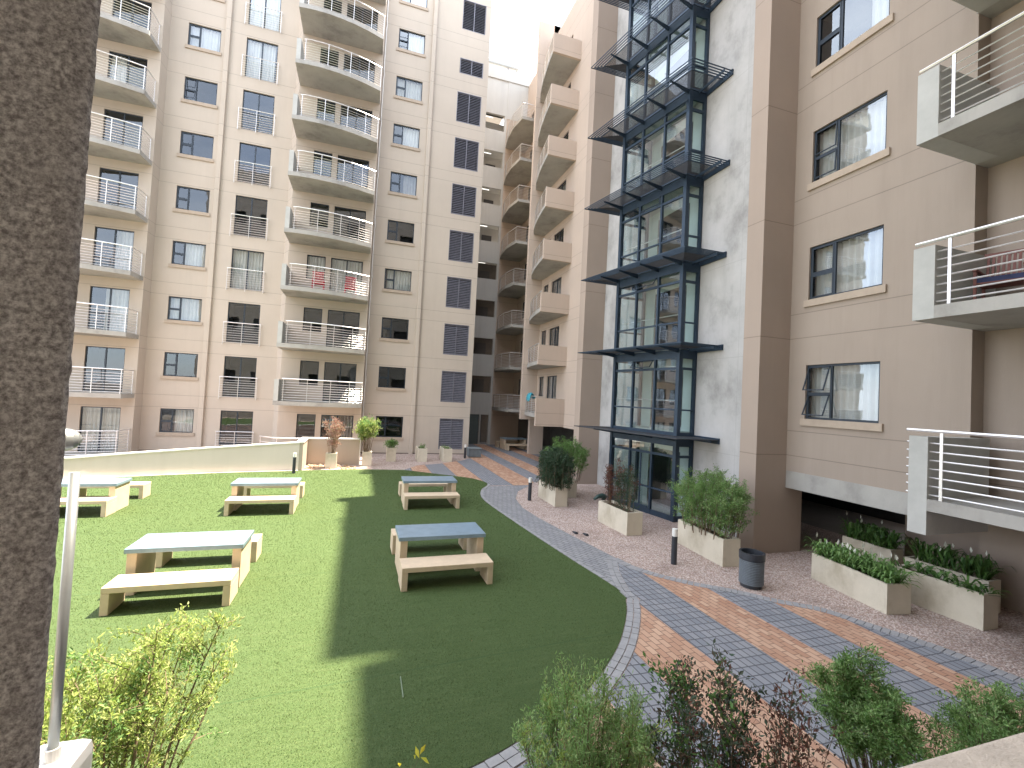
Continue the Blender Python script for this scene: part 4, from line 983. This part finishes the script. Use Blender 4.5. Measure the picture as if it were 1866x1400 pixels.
shrub('pot_plant', (3.2, 25.2, 0.6), (0.18, 0.5), 0.10, 10, 260, 0.06, L_MID, 'sparse low growth in the left of the two long pots', 'potted shrubs', seed=24, start=0.1, stem_r=0.004, cat='plant', twigs=3)
shrub('pot_plant', (4.54, 25.2, 0.6), (0.18, 0.5), 0.10, 10, 260, 0.06, L_MID, 'sparse low growth in the pot nearest the building corner', 'potted shrubs', seed=25, start=0.1, stem_r=0.004, cat='plant', twigs=3)
# lilies: arching strap leaves with white spathes
def lily(pl, H, label, seed, n=46, flowers=12, hgt=0.42, M=L_GREEN):
    rg = random.Random(seed); c, d, n_, L = pl; r_ = empty('lily_plants', (c.x, c.y, H-0.08), label, 'plant', 'lily plants in the planters')
    mb = MB(); fl = MB()
    for i in range(n):
        b0 = Vector((c.x, c.y, H-0.07))+d*rg.uniform(-.47, .47)*L+n_*rg.uniform(-.17, .17)
        for k in range(rg.randint(7, 13)):
            a = rg.uniform(0, 6.28); h = hgt*rg.uniform(.30, 1.0); o_ = rg.uniform(.12, .40); dr = Vector((math.cos(a), math.sin(a), 0)); sd = Vector((-math.sin(a), math.cos(a), 0)); w_ = rg.uniform(.012, .028)
            pts = [b0+dr*o_*t+Vector((0, 0, h*(1-(1-t/0.75)**2) if t < .75 else h*(1-((t-.75)/.25)**2*0.25))) for t in (0, .3, .55, .8, 1)]
            ws = [.3, .8, 1, .75, .05]
            for j in range(4): mb.quad([pts[j]-sd*w_*ws[j], pts[j]+sd*w_*ws[j], pts[j+1]+sd*w_*ws[j+1], pts[j+1]-sd*w_*ws[j+1]])
    mb.build('leaves', M, r_)
    for i in range(flowers):
        fl = MB()
        b0 = Vector((c.x, c.y, H-0.05))+d*rg.uniform(-.46, .46)*L+n_*rg.uniform(-.2, .2); top = b0+Vector((rg.uniform(-.08, .08), rg.uniform(-.08, .08), hgt*rg.uniform(.75, 1.2)))
        a = rg.uniform(0, 6.28); sd = Vector((math.cos(a), math.sin(a), 0)); k_ = rg.uniform(.8, 1.3)
        q0, q1, q2, q3 = top-Vector((0, 0, .02)), top+sd*.026*k_+Vector((0, 0, .03)), top+Vector((0, 0, .09*k_))+sd*.01, top-sd*.026*k_+Vector((0, 0, .03))
        fl.tube([b0, top-Vector((0, 0, .018))], 0.004, 4, 1); fl.quad([q0, q1, q2, q3], 0)
        fl.build('flower', [L_WHITE, L_GREEN], r_)
lily(pP1, 0.55, 'glossy green lilies with white flowers spilling over the pale planter', 31, 66, 26, 0.38, L_MID)
lily(pP2, 0.62, 'sparse low green lilies in the planter right of the flowering one', 32, 14, 3, 0.22)
lily(pP3, 0.62, 'shaded lilies with a few white flowers at the mouth of the undercroft', 33, 26, 7, 0.5)
lily(pP4, 0.62, 'shaded leafy lilies deepest inside the undercroft', 34, 30, 4, 0.5)

# ================================================================ foreground shrubs
shrub('shrub', (-2.05, 3.55, 0.0), (0.95, 0.55), 1.98, 48, 32000, 0.036, L_LIME, 'tall sunlit lime green shrub in the left foreground, beside the white post foot', 'foreground shrubs', seed=41, start=0.30, stem_r=0.011, basew=0.15, twigs=12, tw_len=0.30, lean=(-0.15, 0.25), asp=0.35, M2=L_MID, frac2=0.12, up_tw=0.6)
shrub('shrub', (-1.42, 3.75, 0.0), (0.42, 0.40), 2.15, 16, 9500, 0.036, L_LIME, 'upright lime shrub with bare brown stems, overlapping the near bench', 'foreground shrubs', seed=42, start=0.48, stem_r=0.013, basew=0.2, twigs=10, tw_len=0.30, lean=(0.20, 0.35), asp=0.35, M2=L_MID, frac2=0.15)
shrub('shrub', (1.78, 3.12, 0.0), (0.62, 0.40), 1.56, 50, 32000, 0.034, L_SOFT, 'feathery mid green shrub at the bottom centre over the lawn corner', 'foreground shrubs', seed=43, start=0.30, stem_r=0.009, basew=0.3, twigs=11, tw_len=0.28, asp=0.26, M2=L_LIME, frac2=0.12, up_tw=1.5)
shrub('shrub', (2.62, 2.9, 0.0), (0.42, 0.36), 1.86, 22, 4800, 0.044, L_MIX, 'open dark leaved shrub with brown twigs over the brick paving', 'foreground shrubs', seed=44, start=0.30, stem_r=0.008, basew=0.3, twigs=9, tw_len=0.30, asp=0.42, M2=L_GREEN, frac2=0.25, up_tw=0.8)
shrub('shrub', (3.08, 2.65, 0.0), (0.42, 0.34), 1.62, 22, 2600, 0.040, L_RED, 'almost bare reddish twiggy shrub right of the open dark one', 'foreground shrubs', seed=45, start=0.2, stem_r=0.007, basew=0.4, twigs=9, tw_len=0.30, M2=L_MIX, frac2=0.5, up_tw=0.9)
shrub('shrub', (4.30, 2.75, 0.0), (0.44, 0.36), 1.62, 30, 22000, 0.034, L_MID, 'round topped green shrub over the striped paving at the lower right', 'foreground shrubs', seed=46, start=0.66, stem_r=0.010, basew=0.25, twigs=11, tw_len=0.22, asp=0.32, M2=L_SOFT, frac2=0.45, lean=(-0.12, 0.1), spread=0.9)
shrub('shrub', (5.45, 2.45, 0.0), (0.95, 0.36), 1.38, 50, 34000, 0.034, L_SOFT, 'low spreading green bush just beyond the pale window sill', 'foreground shrubs', seed=47, start=0.15, stem_r=0.008, basew=0.8, twigs=10, tw_len=0.25, asp=0.35, M2=L_MID, frac2=0.4)
shrub('shrub', (3.75, 2.05, 0.0), (0.60, 0.28), 1.42, 32, 18000, 0.033, L_MID, 'dark green bush tucked against the edge of the window sill', 'foreground shrubs', seed=48, start=0.15, stem_r=0.008, basew=0.8, twigs=9, tw_len=0.22, asp=0.35, M2=L_GREEN, frac2=0.4)
shrub('pot_plant', (0.42, 2.95, 0.0), (0.05, 0.05), 1.62, 2, 26, 0.06, L_YEL, 'single yellow leaved shoot at the bottom edge over the lawn', None, seed=49, start=0.8, stem_r=0.004, cat='plant', twigs=3, tw_len=0.3)

# ================================================================ small furniture
def bollard(x, y, h, label, r=0.065):
    r_ = empty('bollard_light', (x, y, 0), label, 'bollard light', 'bollard lights')
    m_ = MB(); m_.tube([(x, y, -0.02), (x, y, h-0.17)], r, 20); m_.build('post', BLK, r_, smooth=False)
    m_ = MB(); m_.tube([(x, y, h-0.169), (x, y, h-0.012), (x, y, h)], r*0.98, 20); m_.build('lamp_head', LAMPW, r_)
bollard(5.87, 15.5, 0.80, 'black bollard light with white head beside the dark hedge planter')
bollard(7.0, 8.97, 0.80, 'nearest black bollard light with white head on the gravel by the path')
bollard(-2.53, 21.1, 0.86, 'black bollard light on the lawn edge in front of the curved wall')
bollard(5.82, 26.2, 0.79, 'black bollard light at the corner of the tall left block')
# bin
bx_, by_ = 7.80, 7.55
r_ = empty('litter_bin', (bx_, by_, 0), 'round grey slatted litter bin with black rim beside the brown pillar', 'litter bin')
m_ = MB(); m_.tube([(bx_, by_, 0.0), (bx_, by_, 0.06)], 0.20, 24); m_.build('base', BLK, r_)
m_ = MB()
for i in range(15):
    z = 0.075+i*0.032; m_.tube([(bx_, by_, z), (bx_, by_, z+0.021)], 0.233, 28)
m_.build('slatted_body', SLATE, r_)
m_ = MB(); m_.tube([(bx_, by_, 0.062), (bx_, by_, 0.56)], 0.212, 28); m_.build('liner', BLK, r_)
m_ = MB(); seg = 32
for ri, ro, z0_, z1_ in ((0.205, 0.245, 0.56, 0.70),):
    for j in range(seg):
        a, b = 2*math.pi*j/seg, 2*math.pi*(j+1)/seg
        c = lambda rr, t, z: Vector((bx_+math.cos(t)*rr, by_+math.sin(t)*rr, z))
        m_.quad([c(ro, a, z0_), c(ro, b, z0_), c(ro, b, z1_), c(ro, a, z1_)]); m_.quad([c(ri, a, z0_), c(ri, b, z0_), c(ri, b, z1_), c(ri, a, z1_)]); m_.quad([c(ro, a, z1_), c(ro, b, z1_), c(ri, b, z1_), c(ri, a, z1_)])
m_.tube([(bx_, by_, 0.50), (bx_, by_, 0.58)], 0.2, 28); m_.build('rim', BLK, r_)
# storage box by the corner
r_ = empty('storage_box', (6.5, 26.8, 0), 'low slate blue box beside the bollard at the corner of the left block', 'storage box')
m_ = MB(); m_.box(6.12, 6.85, 26.5, 27.2, 0.04, 0.50); m_.build('body', simple('slate_paint', (0.14, 0.17, 0.19), 0.6), r_, bevel=0.01)
m_ = MB(); m_.box(6.09, 6.88, 26.47, 27.23, 0.502, 0.55); m_.build('lid', simple('slate_lid', (0.20, 0.24, 0.26), 0.5), r_, bevel=0.008)
# spotlight on planter end, dropped leaves on gravel
r_ = empty('garden_spotlight', (7.35, 12.8, 0.4), 'small dark green spotlight at the end of the reddish shrub planter', 'spotlight')
m_ = MB(); m_.tube([(7.3, 12.9, 0.0), (7.3, 12.9, 0.62)], 0.015, 6); m_.build('stake', BLK, r_)
m_ = MB(); m_.tube([(7.0, 12.85, 0.60), (7.12, 12.86, 0.68), (7.3, 12.9, 0.70), (7.4, 12.92, 0.64)], 0.04, 10, r1=0.10); m_.build('head', simple('green_metal', (0.02, 0.05, 0.045), 0.4), r_)
for i, (x, y, l) in enumerate(((5.75, 11.55, 'small dark shoe left on the gravel edge, nearer the hedge'), (5.97, 11.35, 'small dark shoe left on the gravel edge, nearer the bollard'))):
    m_ = MB(); m_.hexa([(x-.05, y-.12, 0), (x+.05, y-.12, 0), (x+.045, y+.12, 0), (x-.045, y+.12, 0)], [(x-.035, y-.10, .05), (x+.035, y-.10, .05), (x+.03, y+.08, .03), (x-.03, y+.08, .03)])
    tag(m_.build('shoe', BLK, bevel=0.012), l, 'shoe')
# slatted chair on the near balcony
def slat_chair(x, y, z, rz, label, M, cush=None, s=1.0, name='slatted_chair'):
    r_ = empty(name, (x, y, z), label, 'chair', None, rz); Mx = Matrix.Translation((x, y, z)) @ Matrix.Rotation(rz, 4, 'Z')
    def q(a, b, c): return Mx @ Vector((a*s, b*s, c*s))
    def bb(a0, a1, b0, b1, c0, c1, mm, tilt=0):
        mm.hexa([q(a0, b0, c0), q(a1, b0, c0), q(a1, b1, c0), q(a0, b1, c0)], [q(a0, b0+tilt, c1), q(a1, b0+tilt, c1), q(a1, b1+tilt, c1), q(a0, b1+tilt, c1)])
    m_ = MB(); 
    for i in range(7): bb(-.29, .29, -.26+i*.075, -.20+i*.075, .40, .42, m_)
    m_.build('seat', M, r_)
    m_ = MB()
    for i in range(9): bb(-.27+i*.063, -.235+i*.063, .25, .27, .44, .98, m_, .10)
    bb(-.31, .31, .35, .38, .98, 1.04, m_); bb(-.31, .31, .25, .28, .42, .47, m_); m_.build('backrest', M, r_)
    for a in (-.31, .27):
        for b_ in (-.27, .24):
            m_ = MB(); bb(a, a+.04, b_, b_+.04, 0, .62, m_); m_.build('leg', M, r_)
        m_ = MB(); bb(a-.01, a+.05, -.30, .30, .62, .65, m_); m_.build('armrest', M, r_)
    if cush: m_ = MB(); bb(-.27, .27, -.25, .24, .425, .50, m_); m_.build('cushion', cush, r_)
slat_chair(9.95, 4.72, 5.49, R(-75), 'red brown slatted wooden armchair with navy cushion on the middle balcony at the right', WOOD, NAVY)
for i, (x, y, k) in enumerate(((-2.55, 26.2, 3), (-0.95, 26.5, 3), (-14.0, 26.2, 3))):
    slat_chair(x, y, FL*(k-1)+2.87, R(180), ['red chair on the third balcony of the middle stack, left of its door', 'red chair on the third balcony of the middle stack, at its right end', 'red chair on a balcony at the far left, behind the pier edge'][i], REDC, name='balcony_chair', s=0.95)
# towel over the first balcony railing of the cream block
m_ = MB(); rg = random.Random(5); nx_ = 14
for i in range(nx_):
    for j in range(6):
        def pt(u, v):
            y = 24.75+u*1.25; x = 9.16+(y-24.6)*0.19
            prof = [(0.28, -0.18), (0.12, 0.05), (0.0, 0.16), (-0.05, 0.10), (-0.10, -0.12), (-0.11, -0.30)]
            t = v*5; k_ = min(4, int(t)); f_ = t-k_; a = prof[k_]; b = prof[k_+1]
            return Vector((x+a[0]*(1-f_)+b[0]*f_+0.03*math.sin(u*17+v*3), y, 3.80+(a[1]*(1-f_)+b[1]*f_)+0.045*math.sin(u*11)))
        u0, u1, v0, v1 = i/nx_, (i+1)/nx_, j/6, (j+1)/6
        m_.quad([pt(u0, v0), pt(u1, v0), pt(u1, v1), pt(u0, v1)])
tag(m_.build('laundry', TEAL, smooth=True), 'teal laundry draped over the lowest railing of the cream block', 'laundry')
# silver railing by the pier
r_ = empty('balcony_railing', (-0.5, 1.0, 2.9), 'silver post and handrail end beside the roughcast pier, with a white foot', 'railing')
ez = Vector((-0.4235, 0.906, 0)).normalized(); pp = ez*1.12
m_ = MB(); m_.tube([(pp.x, pp.y, 2.9), (pp.x, pp.y, 3.43)], 0.0078, 20); m_.build('post', POSTM, r_, smooth=True)
hp = Vector((-0.4194, 0.9024, 0)).normalized()*1.12; hz = 3.6-0.099*1.13
m_ = MB(); d_ = Vector((-1, -0.30, -0.02)).normalized()
pts = [Vector((hp.x, hp.y, hz))+d_*t for t in (-0.004, 0.0, 0.006, 0.014, 0.024, 0.05, 0.4)]; rs = [0.002, 0.010, 0.016, 0.019, 0.0205, 0.021, 0.021]
for i in range(len(pts)-1): m_.tube([pts[i], pts[i+1]], rs[i], 20, r1=rs[i+1], caps=False)
m_.build('handrail', POSTM, r_, smooth=True)
m_ = MB(); c_ = pp+Vector((0.045, 0.01, 0)); m_.box(c_.x-0.10, c_.x-0.004, c_.y-0.06, c_.y+0.045, 2.6, 2.935); m_.build('foot', WHITEP, r_, bevel=0.02)
m_ = MB(); m_.tube([(pp.x, pp.y, 2.90), (pp.x, pp.y, 2.955)], 0.0115, 16); m_.build('collar', WHITEP, r_)

# fallen leaves on gravel and paving
rg = random.Random(91); pts = []
for cx_, cy_, sp_, n_ in ((7.6, 8.9, 0.7, 50), (6.9, 11.6, 0.6, 35), (6.3, 14.9, 0.6, 25), (9.1, 6.4, 0.5, 45), (9.9, 5.0, 0.5, 35), (3.2, 23.9, 1.6, 40), (7.5, 6.5, 1.6, 30), (5.0, 12.5, 0.9, 18), (4.6, 6.0, 1.2, 20)):
    for i in range(n_): pts.append((Vector((cx_+rg.gauss(0, sp_), cy_+rg.gauss(0, sp_), 0.022)), (rg.uniform(-1, 1), rg.uniform(-1, 1), -0.55)))
vs = []; fs = []
for p, d in pts:
    d = Vector((d[0], d[1], 0)).normalized(); q = Vector((-d.y, d.x, 0)); L = rg.uniform(.02, .05); i = len(vs)
    vs += [tuple(p), tuple(p+d*L*.5+q*L*.25+Vector((0, 0, .006))), tuple(p+d*L), tuple(p+d*L*.5-q*L*.25+Vector((0, 0, .003)))]; fs.append((i, i+1, i+2, i+3))
me = bpy.data.meshes.new('leaf_litter'); me.from_pydata(vs, [], fs); me.materials.append(L_DRY)
o = bpy.data.objects.new('leaf_litter', me); COL.objects.link(o); tag(o, 'dry fallen leaves scattered over gravel and paving', 'leaf litter', kind='stuff')

# faint white chalk mark on the shaded turf
m_ = MB(); m_.box(0.655, 0.667, 5.60, 6.02, 0.016, 0.0255); tag(m_.build('turf_mark', simple('chalk', (0.17, 0.22, 0.15), 0.9)), 'short faint white line on the shaded turf near the seam', 'mark')
